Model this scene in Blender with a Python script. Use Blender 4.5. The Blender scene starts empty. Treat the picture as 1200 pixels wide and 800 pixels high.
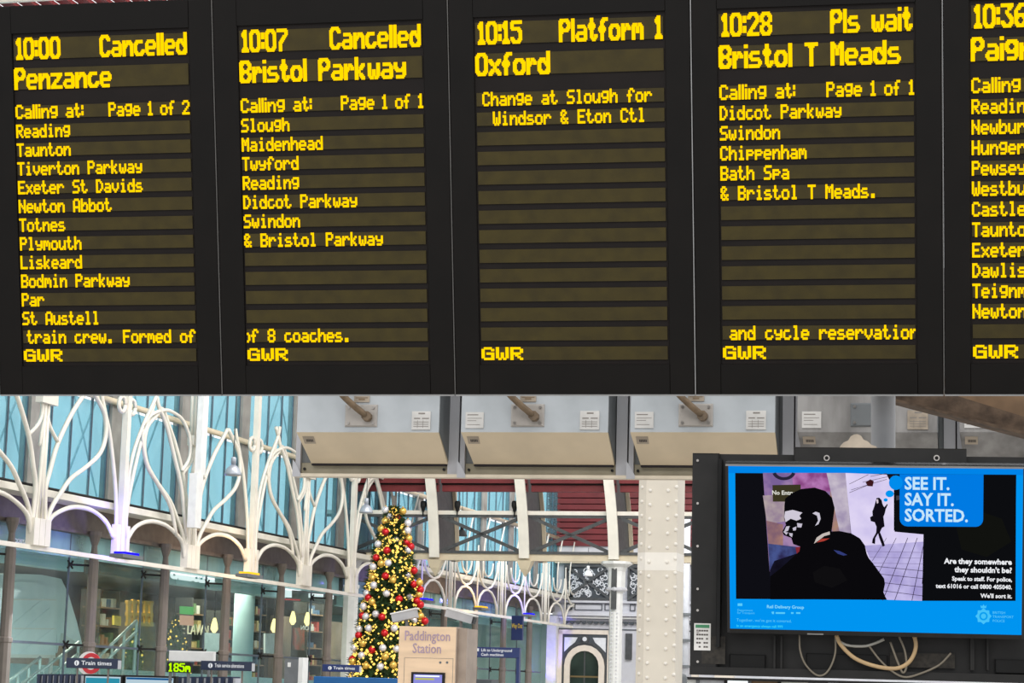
import bpy, math, random
from mathutils import Vector, Matrix
random.seed(7)
R = math.radians
scn = bpy.context.scene
col = scn.collection

# ------------------------------------------------------------------ camera, world, light, exposure
FOC, PITCH, ROLL = 2600.0, R(8.9), R(1.56)
CAM = Vector((0, 0, 2.2))
fw = Vector((0, math.cos(PITCH), math.sin(PITCH)))
up0 = Vector((0, -math.sin(PITCH), math.cos(PITCH)))
rt0 = Vector((1, 0, 0))
rt = rt0 * math.cos(ROLL) + up0 * math.sin(ROLL)
up = up0 * math.cos(ROLL) - rt0 * math.sin(ROLL)
cd = bpy.data.cameras.new('camera')
cam = bpy.data.objects.new('camera', cd)
col.objects.link(cam)
cd.sensor_width = 36.0
cd.lens = FOC / 1200.0 * 36.0
cd.clip_end = 500
m3 = Matrix((rt, up, -fw)).transposed()
cam.matrix_world = Matrix.Translation(CAM) @ m3.to_4x4()
scn.camera = cam

w = bpy.data.worlds.new('overcast_daylight')
scn.world = w
w.use_nodes = True
bg = w.node_tree.nodes['Background']
bg.inputs['Color'].default_value = (0.97, 0.98, 1.0, 1)
bg.inputs['Strength'].default_value = 1.25
scn.view_settings.view_transform = 'Standard'
scn.view_settings.look = 'None'
scn.view_settings.exposure = 0.0
scn.view_settings.gamma = 1.0
scn.view_settings.use_curve_mapping = False

def area_light(name, loc, target, size, power, color=(1, 1, 1)):
    l = bpy.data.lights.new(name, 'AREA')
    l.shape = 'RECTANGLE'; l.size = size[0]; l.size_y = size[1]
    l.energy = power; l.color = color
    o = bpy.data.objects.new(name, l)
    o.location = loc
    o.rotation_euler = (Vector(target) - Vector(loc)).to_track_quat('-Z', 'Y').to_euler()
    col.objects.link(o)
    return o
# the glazed roof bay above and behind the viewer
area_light('skylight_fill', (-3, -4, 14), (0, 10, 3), (16, 10), 1500, (1.0, 0.97, 0.93))

sd = lambda a, b, z: (a*math.cos(R(15))+b*math.sin(R(15)), -a*math.sin(R(15))+b*math.cos(R(15)), z)
area_light('skylight_fill', sd(-8, 32, 15), sd(-13, 50, 4), (14, 8), 2600, (1.0, 0.98, 0.95))  # added fill, unseen, brightens the truss from the viewer's side
area_light('skylight_fill', sd(-10, 56, 12.5), sd(-13, 68, 4), (12, 5), 1300, (0.98, 0.98, 1.0))  # added fill, unseen, brightens the end wall and back of the truss

# ------------------------------------------------------------------ frames and picture reading
# every frame: X to the right, Y away from the viewer, Z up
def frame(origin, yaw, tilt=0.0):
    """yaw: right end nearer; tilt: top leans towards the viewer"""
    h = Vector((math.cos(yaw), -math.sin(yaw), 0))
    n = Vector((math.sin(yaw), math.cos(yaw), 0))
    z = Vector((0, 0, 1)) * math.cos(tilt) - n * math.sin(tilt)
    y = z.cross(h)
    M = Matrix((h, y, z)).transposed().to_4x4()
    M.translation = Vector(origin)
    return M
def ray(x, y):
    return fw * FOC + rt * (x - 600) + up * (400 - y)
def at(x, y, Y):
    r = ray(x, y)
    return CAM + r * (Y / r.y)
STA = frame((0, 0, 0), R(15))
def hit(M, x, y, axis=1, off=0.0):
    """point of frame M on its plane (local axis == off), as local coordinates"""
    Mi = M.inverted()
    o = Mi @ CAM
    d = Mi.to_3x3() @ ray(x, y)
    t = (off - o[axis]) / d[axis]
    return o + d * t
def onb(x, y, b):            # station frame, plane at distance b
    return hit(STA, x, y, 1, b)
FA = -16.58                  # the glazed side wall
def onf(x, y, off=0.0):      # station frame, plane parallel to the side wall
    return hit(STA, x, y, 0, FA + off)

# ------------------------------------------------------------------ materials
def lin(c):
    return tuple((v / 255.0 / 12.92) if v / 255.0 <= 0.04045 else ((v / 255.0 + 0.055) / 1.055) ** 2.4 for v in c)
MATS = {}
def mat(name, rgb, rough=0.6, metal=0.0, var=0.08, scale=6.0, bump=0.0, rgb2=None, stretch=None, spec=None):
    if name in MATS: return MATS[name]
    m = bpy.data.materials.new(name); m.use_nodes = True
    nt = m.node_tree; N = nt.nodes; L = nt.links
    b = N['Principled BSDF']
    c = lin(rgb)
    b.inputs['Roughness'].default_value = rough
    b.inputs['Metallic'].default_value = metal
    if spec is not None: b.inputs['Specular IOR Level'].default_value = spec
    tc = N.new('ShaderNodeTexCoord'); mp = N.new('ShaderNodeMapping')
    if stretch: mp.inputs['Scale'].default_value = stretch
    no = N.new('ShaderNodeTexNoise'); no.inputs['Scale'].default_value = scale
    no.inputs['Detail'].default_value = 5
    L.new(tc.outputs['Object'], mp.inputs['Vector']); L.new(mp.outputs['Vector'], no.inputs['Vector'])
    ra = N.new('ShaderNodeValToRGB')
    c2 = lin(rgb2) if rgb2 else tuple(v * (1 - 2.2 * var) for v in c)
    ra.color_ramp.elements[0].position = 0.3; ra.color_ramp.elements[1].position = 0.65
    ra.color_ramp.elements[0].color = (*c2, 1)
    ra.color_ramp.elements[1].color = (*[min(1, v * (1 + var * 0.6)) for v in c], 1)
    L.new(no.outputs['Fac'], ra.inputs['Fac']); L.new(ra.outputs['Color'], b.inputs['Base Color'])
    if bump:
        bu = N.new('ShaderNodeBump'); bu.inputs['Strength'].default_value = bump
        bu.inputs['Distance'].default_value = 0.01
        L.new(no.outputs['Fac'], bu.inputs['Height']); L.new(bu.outputs['Normal'], b.inputs['Normal'])
    MATS[name] = m
    return m
def emit(name, rgb, s=1.0):
    if name in MATS: return MATS[name]
    m = bpy.data.materials.new(name); m.use_nodes = True
    nt = m.node_tree; nt.nodes.clear()
    e = nt.nodes.new('ShaderNodeEmission'); o = nt.nodes.new('ShaderNodeOutputMaterial')
    e.inputs['Color'].default_value = (*lin(rgb), 1); e.inputs['Strength'].default_value = s
    nt.links.new(e.outputs[0], o.inputs[0])
    MATS[name] = m
    return m
def glass(name, tint, gloss=0.12, milk=0.0, milk_rgb=(200, 230, 235), scale=1.2):
    if name in MATS: return MATS[name]
    m = bpy.data.materials.new(name); m.use_nodes = True
    nt = m.node_tree; N = nt.nodes; L = nt.links; N.clear()
    o = N.new('ShaderNodeOutputMaterial')
    t = N.new('ShaderNodeBsdfTransparent'); t.inputs[0].default_value = (*lin(tint), 1)
    g = N.new('ShaderNodeBsdfGlossy'); g.inputs['Roughness'].default_value = 0.08
    mx = N.new('ShaderNodeMixShader'); mx.inputs[0].default_value = gloss
    L.new(t.outputs[0], mx.inputs[1]); L.new(g.outputs[0], mx.inputs[2])
    last = mx
    if milk:
        d = N.new('ShaderNodeBsdfDiffuse'); d.inputs[0].default_value = (*lin(milk_rgb), 1)
        no = N.new('ShaderNodeTexNoise'); no.inputs['Scale'].default_value = scale; no.inputs['Detail'].default_value = 6
        tc = N.new('ShaderNodeTexCoord'); mp = N.new('ShaderNodeMapping')
        mp.inputs['Scale'].default_value = (1, 1, 0.35); mp.inputs['Rotation'].default_value = (0.5, 0, 0)
        L.new(tc.outputs['Object'], mp.inputs[0]); L.new(mp.outputs[0], no.inputs['Vector'])
        mr = N.new('ShaderNodeMapRange'); mr.inputs['From Min'].default_value = 0.35; mr.inputs['From Max'].default_value = 0.7
        mr.inputs['To Min'].default_value = milk * 0.5; mr.inputs['To Max'].default_value = milk * 1.5
        L.new(no.outputs['Fac'], mr.inputs['Value'])
        m2 = N.new('ShaderNodeMixShader'); L.new(mr.outputs[0], m2.inputs[0])
        L.new(mx.outputs[0], m2.inputs[1]); L.new(d.outputs[0], m2.inputs[2]); last = m2
    L.new(last.outputs[0], o.inputs[0])
    MATS[name] = m
    return m

M_case = mat('board_case', (10, 9, 8), 0.6, var=0.15, scale=9)
M_smoke = mat('smoked_perspex', (12, 9, 7), 0.42, var=0.14, scale=5, spec=0.16)
M_inner = mat('board_backing', (19, 13, 11), 0.6, var=0.12, scale=8, spec=0.2)
M_strip = mat('led_strip_unlit', (58, 50, 20), 0.6, var=0.1, scale=14, rgb2=(50, 43, 19), spec=0.2)
M_led = emit('amber_led', (255, 214, 10), 1.25)
M_led.node_tree.nodes['Emission'].inputs['Color'].default_value = (1.0, 0.60, 0.0, 1)
M_edge = mat('worn_black_edge', (84, 82, 80), 0.5, 0.2)
M_alu = mat('aluminium_edge', (150, 150, 150), 0.35, 0.6)
M_cgrey = mat('cabinet_grey', (182, 188, 192), 0.5, var=0.06, scale=3, rgb2=(160, 166, 170))
M_cdirty = mat('cabinet_weathered', (150, 148, 146), 0.6, var=0.2, scale=4, rgb2=(112, 110, 108), stretch=(2, 2, 0.6))
M_cframe = mat('cabinet_frame', (182, 183, 188), 0.5, var=0.06, scale=4)
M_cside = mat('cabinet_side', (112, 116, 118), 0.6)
M_hood = mat('cabinet_hood', (226, 208, 178), 0.55, var=0.06, scale=3)
M_ledge = mat('cabinet_ledge', (160, 152, 130), 0.55)
M_lip = mat('cabinet_lip', (226, 214, 192), 0.5)
M_gap = mat('joint_shadow', (34, 28, 32), 0.8)
M_plate = mat('gland_plate', (178, 172, 165), 0.4, 0.2)
M_bolt = mat('bolt_steel', (170, 165, 160), 0.3, 0.8)
M_cable = mat('brown_cable', (120, 100, 76), 0.5, var=0.2, scale=20)
M_paper = mat('label_paper', (214, 212, 208), 0.7)
M_paperd = mat('label_paper_dirty', (182, 168, 150), 0.7, var=0.2)
M_ink = mat('label_ink', (80, 74, 70), 0.8)
M_inkl = mat('label_ink_faint', (140, 134, 128), 0.8)
M_black = mat('black_steel', (24, 23, 22), 0.5, var=0.2, scale=12, spec=0.3)
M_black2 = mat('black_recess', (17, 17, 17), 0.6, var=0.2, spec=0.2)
M_gloss = mat('gloss_black', (18, 18, 20), 0.15)
M_perf = mat('dusty_mesh', (44, 40, 34), 0.8, var=0.3, scale=60)
M_white = mat('white_paint', (232, 232, 228), 0.45, var=0.04)
M_polew = mat('pale_grey_paint', (196, 198, 202), 0.4, var=0.06)
M_rust = mat('rusty_girder', (98, 80, 64), 0.8, var=0.25, scale=14, rgb2=(64, 50, 38), bump=0.5)
M_brown = mat('brown_soffit', (136, 108, 80), 0.7, var=0.15)
M_cream = mat('cream_iron', (232, 226, 212), 0.45, var=0.05, scale=3)
M_creamd = mat('cream_beam', (214, 200, 172), 0.5, var=0.06, scale=2)
M_pill = mat('pillar_cream', (224, 215, 198), 0.5, var=0.04, scale=2.5)
M_pillb = mat('pillar_lit_band', (240, 234, 222), 0.45, var=0.02)  # pillar cream made paler for a band of light; rivets share it
M_irond = mat('dark_iron', (74, 76, 76), 0.5, var=0.15, scale=8)
M_red = mat('oxide_red_boards', (116, 36, 38), 0.6, var=0.12, scale=2)
M_pil = mat('pilaster_grey', (150, 147, 140), 0.6, var=0.12, scale=3)
M_fascia = mat('fascia_brown', (104, 94, 88), 0.6, var=0.12)
M_post = mat('post_brown', (122, 112, 104), 0.5, var=0.1, scale=3)
M_mull = mat('mullion_slate', (84, 96, 108), 0.5)
M_lav = mat('end_wall_paint', (206, 206, 210), 0.6, var=0.05, scale=2)
M_wcream = mat('door_surround_cream', (232, 220, 204), 0.6, var=0.04)
M_slate = mat('slate_paint', (72, 78, 82), 0.5, var=0.1)
M_fil = mat('filigree_white', (232, 234, 236), 0.5)
G_up = glass('upper_glass', (196, 230, 238), 0.06, 0.20, (150, 196, 204), 1.1)
G_low = glass('lower_glass', (238, 247, 245), 0.05, 0.025, (190, 220, 215), 0.8)
G_tran = glass('transom_glass', (220, 240, 240), 0.10, 0.40, (190, 232, 234), 0.8)  # milky tint stands in for sky reflected in the transom
M_floor = mat('concourse_floor', (178, 174, 168), 0.35, var=0.06, scale=1.5)
M_dwall = mat('shop_wall_brown', (124, 110, 96), 0.7, var=0.3, scale=0.9, rgb2=(66, 64, 60))
M_dark = mat('shop_dark', (52, 54, 52), 0.7, var=0.3, scale=1.2)
M_ceil = mat('mezzanine_soffit', (120, 122, 118), 0.7, var=0.1)
M_tealw = mat('atrium_wall', (190, 222, 226), 0.7, var=0.15, scale=0.5, rgb2=(140, 185, 195))
M_steelw = mat('brace_white', (235, 240, 240), 0.5)
M_sheet = mat('plastic_sheeting', (232, 244, 248), 0.45, var=0.1, scale=1.2, rgb2=(206, 228, 236), bump=0.3)
M_rail = mat('handrail_steel', (200, 222, 222), 0.25, 0.5)
M_navy = mat('sign_navy', (24, 38, 66), 0.4, var=0.05)
M_blue = mat('sign_blue', (26, 48, 104), 0.4, var=0.05)
M_txt = mat('sign_lettering', (235, 238, 242), 0.5, var=0.0)
M_bluec = mat('counter_blue', (10, 96, 160), 0.4, var=0.04)
M_kiosk = mat('kiosk_metal', (240, 208, 172), 0.4, 0.05, var=0.06, scale=2, stretch=(1, 1, 6))
M_kioskd = mat('kiosk_side', (168, 150, 134), 0.4, 0.1, var=0.08)
M_ktxt = mat('engraved_lettering', (176, 152, 168), 0.3, 0.4)  # purplish reflection on the letters put into their base colour
M_leaf = mat('fir_needles', (50, 80, 36), 0.8, var=0.3, scale=12, rgb2=(26, 44, 18))
M_bred = mat('bauble_red', (200, 20, 30), 0.15, 0.3, var=0.02)
M_bgold = mat('bauble_gold', (235, 190, 90), 0.2, 0.6, var=0.02)
M_bsil = mat('bauble_silver', (228, 224, 226), 0.2, 0.4, var=0.02)
E_fairy = emit('fairy_light', (255, 206, 96), 1.9)
E_lamp = emit('lamp_glow', (255, 226, 150), 2.5)
E_white = emit('lit_sign_white', (240, 248, 250), 1.2)
E_blue = emit('blue_led', (30, 20, 255), 1.6)
E_orange = emit('orange_led', (255, 190, 40), 1.5)
M_tube = mat('galvanised_dome', (170, 176, 184), 0.35, 0.3)

# ------------------------------------------------------------------ mesh builder
class MB:
    def __init__(s): s.v = []; s.f = []; s.smooth = False
    def add(s, vs, fs):
        o = len(s.v); s.v += [tuple(q) for q in vs]; s.f += [tuple(i + o for i in f) for f in fs]; return s
    def box(s, x0, x1, y0, y1, z0, z1):
        return s.add([(x0,y0,z0),(x1,y0,z0),(x1,y1,z0),(x0,y1,z0),(x0,y0,z1),(x1,y0,z1),(x1,y1,z1),(x0,y1,z1)],
                     [(0,3,2,1),(4,5,6,7),(0,1,5,4),(1,2,6,5),(2,3,7,6),(3,0,4,7)])
    def cbox(s, x0, x1, y0, y1, z0, z1, c=0.01):
        """box with a chamfered front"""
        return s.add([(x0,y1,z0),(x1,y1,z0),(x1,y1,z1),(x0,y1,z1),(x0,y0+c,z0),(x1,y0+c,z0),(x1,y0+c,z1),(x0,y0+c,z1),
                      (x0+c,y0,z0+c),(x1-c,y0,z0+c),(x1-c,y0,z1-c),(x0+c,y0,z1-c)],
                     [(0,3,2,1),(0,1,5,4),(1,2,6,5),(2,3,7,6),(3,0,4,7),(4,5,9,8),(5,6,10,9),(6,7,11,10),(7,4,8,11),(8,9,10,11)])
    def poly(s, pts, y0, y1=None):
        """outline in XZ, given thickness along Y (flat when y1 is None)"""
        n = len(pts)
        a = sum(pts[i][0]*pts[(i+1)%n][1]-pts[(i+1)%n][0]*pts[i][1] for i in range(n))
        if a < 0: pts = pts[::-1]
        if y1 is None: return s.add([(p[0], y0, p[1]) for p in pts], [tuple(range(n))])
        return s.add([(p[0], y0, p[1]) for p in pts] + [(p[0], y1, p[1]) for p in pts],
                     [tuple(range(n)), tuple(range(2*n-1, n-1, -1))] + [(i, n+i, n+(i+1)%n, (i+1)%n) for i in range(n)])
    def polyx(s, pts, x0, x1):
        """outline in YZ, extruded along X"""
        n = len(pts)
        return s.add([(x0, p[0], p[1]) for p in pts] + [(x1, p[0], p[1]) for p in pts],
                     [tuple(range(n-1, -1, -1)), tuple(range(n, 2*n))] + [(i, (i+1)%n, n+(i+1)%n, n+i) for i in range(n)])
    def tube(s, pts, r, n=6, cap=True, r2=None):
        pts = [Vector(p) for p in pts]; m = len(pts); vs = []; fs = []
        t0 = (pts[1]-pts[0]).normalized()
        ref = Vector((0,0,1)) if abs(t0.z) < 0.9 else Vector((0,1,0))
        u = t0.cross(ref).normalized()
        for i, p in enumerate(pts):
            t = (pts[min(i+1,m-1)]-pts[max(i-1,0)]).normalized()
            u = (u - t*u.dot(t)).normalized(); w_ = t.cross(u)
            rr = r if r2 is None else r + (r2-r)*i/(m-1)
            for k in range(n):
                a = 2*math.pi*(k+0.5)/n
                vs.append(p + (u*math.cos(a)+w_*math.sin(a))*rr)
        for i in range(m-1):
            for k in range(n):
                a = i*n+k; b = i*n+(k+1)%n
                fs.append((a, b, b+n, a+n))
        if cap: fs.append(tuple(range(n-1,-1,-1))); fs.append(tuple(range((m-1)*n, m*n)))
        return s.add(vs, fs)
    def cyl(s, p0, p1, r, n=12, r2=None): return s.tube([p0, p1], r, n, True, r2)
    def lathe(s, prof, c, n=16):
        """profile (radius, z) about the vertical through c"""
        vs = []; fs = []; m = len(prof)
        for r_, z in prof:
            for k in range(n):
                a = 2*math.pi*k/n; vs.append((c[0]+r_*math.cos(a), c[1]+r_*math.sin(a), c[2]+z))
        for i in range(m-1):
            for k in range(n):
                a = i*n+k; b = i*n+(k+1)%n
                fs.append((a, b, b+n, a+n))
        fs.append(tuple(range(n-1,-1,-1))); fs.append(tuple(range((m-1)*n, m*n)))
        return s.add(vs, fs)
    def ball(s, c, r, n=10):
        prof = [(max(1e-4, r*math.sin(math.pi*i/6)), -r*math.cos(math.pi*i/6)) for i in range(7)]
        return s.lathe(prof, c, n)
    def build(s, name, m, parent=None, smooth=False, base=None):
        if parent is not None:
            b = Vector(parent['_b']) if '_b' in parent else Vector((0,0,0))
        else: b = Vector((0,0,0))
        me = bpy.data.meshes.new(name)
        me.from_pydata([tuple(Vector(q)-b) for q in s.v], [], s.f)
        if smooth: me.polygons.foreach_set('use_smooth', [True]*len(me.polygons))
        me.materials.append(m); me.update()
        o = bpy.data.objects.new(name, me); col.objects.link(o)
        if parent is not None: o.parent = parent; o['_b'] = list(b)
        return o

def tag(o, label=None, cat=None, group=None, kind=None):
    if label: o['label'] = label
    if cat: o['category'] = cat
    if group: o['group'] = group
    if kind: o['kind'] = kind
    return o
def thing(name, M, base, label=None, cat=None, group=None, kind=None):
    o = bpy.data.objects.new(name, None); col.objects.link(o)
    o.empty_display_size = 0.2
    o.matrix_world = M @ Matrix.Translation(Vector(base)); o['_b'] = list(base)
    return tag(o, label, cat, group, kind)
def solo(mb, name, m, M, base, label, cat, group=None, kind=None, smooth=False):
    """a thing that is one mesh"""
    fake = {'_b': list(base)}
    b = Vector(base)
    me = bpy.data.meshes.new(name); me.from_pydata([tuple(Vector(q)-b) for q in mb.v], [], mb.f)
    if smooth: me.polygons.foreach_set('use_smooth', [True]*len(me.polygons))
    me.materials.append(m)
    o = bpy.data.objects.new(name, me); col.objects.link(o); o.matrix_world = M @ Matrix.Translation(b)
    o['_b'] = list(base)
    return tag(o, label, cat, group, kind)
def spline(pts, n=6):
    P = [Vector(p) for p in pts]
    if len(P) < 3: return P
    P = [P[0]*2-P[1]] + P + [P[-1]*2-P[-2]]
    out = []
    for i in range(1, len(P)-2):
        for k in range(n):
            t = k/n
            out.append(0.5*((2*P[i])+(P[i+1]-P[i-1])*t+(2*P[i-1]-5*P[i]+4*P[i+1]-P[i+2])*t*t+(-P[i-1]+3*P[i]-3*P[i+1]+P[i+2])*t**3))
    out.append(P[-2]); return out
def letters(txt, size, x, y, z, m, parent, name='lettering', align='LEFT', bold=0.0, depth=0.0, rot=None, sx=1.0, axis='xz'):
    """real lettering, laid in the XZ plane of the parent's frame; z = baseline"""
    cu = bpy.data.curves.new('t', 'FONT'); cu.body = txt; cu.size = size; cu.align_x = align
    cu.offset = bold; cu.extrude = depth; cu.resolution_u = 2; cu.space_line = 0.9
    to = bpy.data.objects.new('t', cu); col.objects.link(to)
    me0 = bpy.data.meshes.new_from_object(to)
    mb = MB()
    if axis == 'xz': vs = [(x+v.co.x*sx, y-v.co.z, z+v.co.y) for v in me0.vertices]
    else: vs = [(x-v.co.z, y+v.co.x*sx, z+v.co.y) for v in me0.vertices]
    mb.add(vs, [tuple(p.vertices) for p in me0.polygons])
    bpy.data.objects.remove(to); bpy.data.curves.remove(cu); bpy.data.meshes.remove(me0)
    return mb.build(name, m, parent)

# ------------------------------------------------------------------ the setting
mb = MB().box(-40, 30, -12, 90, -0.2, 0)
solo(mb, 'floor', M_floor, STA, (0,0,-0.2), None, None, kind='structure')

# ================================================================== DEPARTURE BOARDS
P0 = at(600, 462, 10.0)
BD = frame(P0, R(11.8), R(12.9))
G = {'A':'7E1111117E','B':'7F49494936','C':'3E41414122','D':'7F4141221C','E':'7F49494941','F':'7F09090901','G':'3E4149497A','H':'7F0808087F','L':'7F40404040','M':'7F020C027F','N':'7F0408107F','O':'3E4141413E','P':'7F09090906','R':'7F09192946','S':'4649494931','T':'01017F0101','W':'3F4038403F',
'a':'2054545478','b':'7F48444438','c':'3844444420','d':'384444487F','e':'3854545418','f':'087E090102','g':'0C5252523E','h':'7F08040478','i':'00447D4000','k':'7F10284400','l':'00417F4000','m':'7C04180478','n':'7C08040478','o':'3844444438','p':'7C14141408','r':'7C08040408','s':'4854545420','t':'043F444020','u':'3C4040207C','v':'1C2040201C','w':'3C4030403C','x':'4428102844','y':'0C5050503C','z':'4464544C44',
'0':'3E4141413E','1':'00427F4000','2':'4261514946','3':'2141454B31','4':'1814127F10','9':'064949291E','5':'2745454539','6':'3C4A494930','7':'0171090503','8':'3649494936','&':'3649552250',':':'0036360000','.':'0060600000',' ':'0000000000'}
SLIM = {'l':'7F','i':'7D','t':'043F4420','1':'427F40',':':'36','.':'60',' ':'00000000','I':'417F41','f':'087E0901','r':'7C080408'}
def cols(ch, slim=False):
    h = SLIM.get(ch, G[ch]) if slim else G[ch]
    return [int(h[i:i+2], 16) for i in range(0, len(h), 2)]
def bitmap(txt, slim=False):
    g = [[], [], [], [], [], [], []]
    for ch in txt:
        for c in cols(ch, slim) + [0]:
            for r_ in range(7): g[r_].append((c >> r_) & 1)
    return [row[:-1] for row in g]
def scale2(g):
    H = len(g); W = len(g[0]); o = [[0]*(W*2) for _ in range(H*2)]
    q = lambda r_, c: g[r_][c] if 0 <= r_ < H and 0 <= c < W else 0
    for r_ in range(H):
        for c in range(W):
            p = q(r_,c); a = q(r_-1,c); b = q(r_,c+1); cc = q(r_,c-1); d = q(r_+1,c)
            o[2*r_][2*c] = a if (cc == a and cc != d and a != b) else p
            o[2*r_][2*c+1] = b if (a == b and a != cc and b != d) else p
            o[2*r_+1][2*c] = cc if (d == cc and d != b and cc != a) else p
            o[2*r_+1][2*c+1] = d if (b == d and b != a and d != cc) else p
    for r_ in range(2*H):     # two-dot strokes
        o[r_] = [1 if (o[r_][c] or (c > 0 and o[r_][c-1])) else 0 for c in range(2*W)] + [o[r_][-1]]
    return o
def led(g, x, z, pw, ph, parent, y, clip=None, fat=0.30, gap=4):
    """lit dots of a strip, merged into runs, one mesh per word; x = left, z = top"""
    used = [c for c in range(len(g[0])) if any(row[c] for row in g)]
    words = [[used[0], used[0]]]
    for c in used[1:]:
        if c-words[-1][1] > gap: words.append([c, c])
        else: words[-1][1] = c
    for (w0, w1) in words:
        mb = MB()
        for r_, row in enumerate(g):
            c = w0
            while c <= w1:
                if row[c]:
                    e = c
                    while e <= w1 and row[e]: e += 1
                    xa = x+c*pw-fat*.5*pw; xb = x+e*pw+fat*pw; za = z-r_*ph+fat*.35*ph; zb = z-(r_+1)*ph-fat*.35*ph
                    if clip: xa = max(xa, clip[0]); xb = min(xb, clip[1])
                    if xb > xa: mb.box(xa, xb, y-0.0015, y, zb, za)
                    c = e
                else: c += 1
        if mb.v: mb.build('led_text', M_led, parent)
SEAM = [-2.49, -1.378, -0.262, 0.839, 1.928, 3.02]
BOARDS = [
 ('10:00', 'Cancelled', 'Penzance', ['Reading','Taunton','Tiverton Parkway','Exeter St Davids','Newton Abbot','Totnes','Plymouth','Liskeard','Bodmin Parkway','Par','St Austell'], ('train crew. Formed of', 3), 'Page 1 of 2', 'leftmost amber departure board reading 10:00 Cancelled Penzance'),
 ('10:07', 'Cancelled', 'Bristol Parkway', ['Slough','Maidenhead','Twyford','Reading','Didcot Parkway','Swindon','& Bristol Parkway'], ('of 8 coaches.', -3), 'Page 1 of 1', 'amber departure board reading 10:07 Cancelled Bristol Parkway'),
 ('10:15', 'Platform 1', 'Oxford', None, None, None, 'mostly blank departure board reading 10:15 Platform 1 Oxford'),
 ('10:28', 'Pls wait', 'Bristol T Meads', ['Didcot Parkway','Swindon','Chippenham','Bath Spa','& Bristol T Meads.'], ('and cycle reservation', 5), 'Page 1 of 1', 'amber departure board reading 10:28 Pls wait Bristol T Meads'),
 ('10:36', 'Platform 4', 'Paignton', ['Reading','Newbury','Hungerford','Pewsey','Westbury','Castle Cary','Taunton','Exeter St Davids','Dawlish','Teignmouth','Newton Abbot'], None, 'Page 1 of 2', 'rightmost departure board, cut off by the frame, reading Paignton'),
]
for i, (tm, st, dest, calls, scroll, page, lab) in enumerate(BOARDS):
    u0, u1 = SEAM[i], SEAM[i+1]; W = u1-u0
    top = 1.833 - 0.002*i
    t = thing('departure_board', BD, ((u0+u1)/2, 0.15, 0), lab, 'departure board', 'departure boards hung side by side')
    MB().box(u0+.004, u1-.004, 0.004, 0.30, 0.004, top).build('housing', M_case, t)
    sx0 = u0 + W*0.1135; sx1 = u0 + W*0.888
    # smoked front as a raised frame round the recessed display
    f = MB()
    f.cbox(u0+.003, sx0-.008, -0.012, 0.004, 0.0, top, .003).cbox(sx1+.008, u1-.003, -0.012, 0.004, 0.0, top, .003)
    f.box(sx0-.008, sx1+.008, -0.012, 0.004, 0.0, 0.135).box(sx0-.008, sx1+.008, -0.012, 0.004, 1.705, top)
    f.build('front_frame', M_smoke, t)
    MB().box(sx0-.008, sx1+.008, 0.0, 0.0035, 0.135, 1.705).build('backing_panel', M_inner, t)
    MB().box(u0-.002, u0+.0022, -0.014, 0.02, 0.0, top).build('edge_trim', M_alu if i == 3 else M_edge, t)
    MB().box(u0+.003, u1-.003, -0.014, 0.02, -0.006, 0.001).build('bottom_trim', M_alu, t)
    pw = (sx1-sx0)/132.0          # dot pitch
    def strip(zc, h):
        return MB().box(sx0, sx1, -0.006, 0.0, zc-h/2, zc+h/2).build('display_strip', M_strip, t)
    zb = [1.632, 1.492]
    zs = [1.336 - 0.0884*k for k in range(14)]
    # two tall rows
    s = strip(zb[0], 0.098)
    cw = pw*0.69
    big = lambda txt: scale2(bitmap(txt, True))
    g = big(tm); led(g, sx0+0.012, zb[0]+0.052, 0.0047, 0.0073, s, -0.0065, None, .3, 7)
    g = big(st); wd = len(g[0])*0.0047; led(g, sx1-wd-0.004, zb[0]+0.052, 0.0047, 0.0073, s, -0.0065, (sx0, sx1), .3, 7)
    s = strip(zb[1], 0.098)
    g = big(dest); led(g, sx0-0.002, zb[1]+0.052, 0.0051, 0.0073, s, -0.0065, None, .3, 7)
    texts = {}
    if calls:
        for k, c in enumerate(calls): texts[1+k] = c
    for k in range(14):
        s = strip(zs[k], 0.060)
        zt = zs[k]+0.030; ph = 0.0088
        if k == 0:
            if calls:
                led(bitmap('Calling at:', True), sx0, zt+.004, pw*1.1, 0.0092, s, -0.0065)
                g = bitmap(page, True); led(g, sx1-len(g[0])*pw*1.03, zt+.004, pw*1.03, 0.0092, s, -0.0065)
            else:
                g = bitmap('Change at Slough for'); led(g, sx0+0.028, zt+.002, pw, ph, s, -0.0065)
        elif k in texts: led(bitmap(texts[k]), sx0, zt, pw, ph, s, -0.0065)
        elif k == 1 and not calls:
            g = bitmap('Windsor & Eton Ctl'); led(g, sx0+0.075, zt+.002, pw, ph, s, -0.0065)
        elif k == 12 and scroll:
            led(bitmap(scroll[0]), sx0+scroll[1]*pw, zt, pw*1.03, ph, s, -0.0065, (sx0, sx1+.001))
        elif k == 13:
            g = bitmap('GWR'); g = [[v for v in row for _ in (0, 1)] for row in g]
            g = [row+[0] for row in g]
            for row in g:
                pass
            led(g, sx0+0.002, zt-.002, pw*0.86, 0.0080, s, -0.0065, None, .45, 9)

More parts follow.
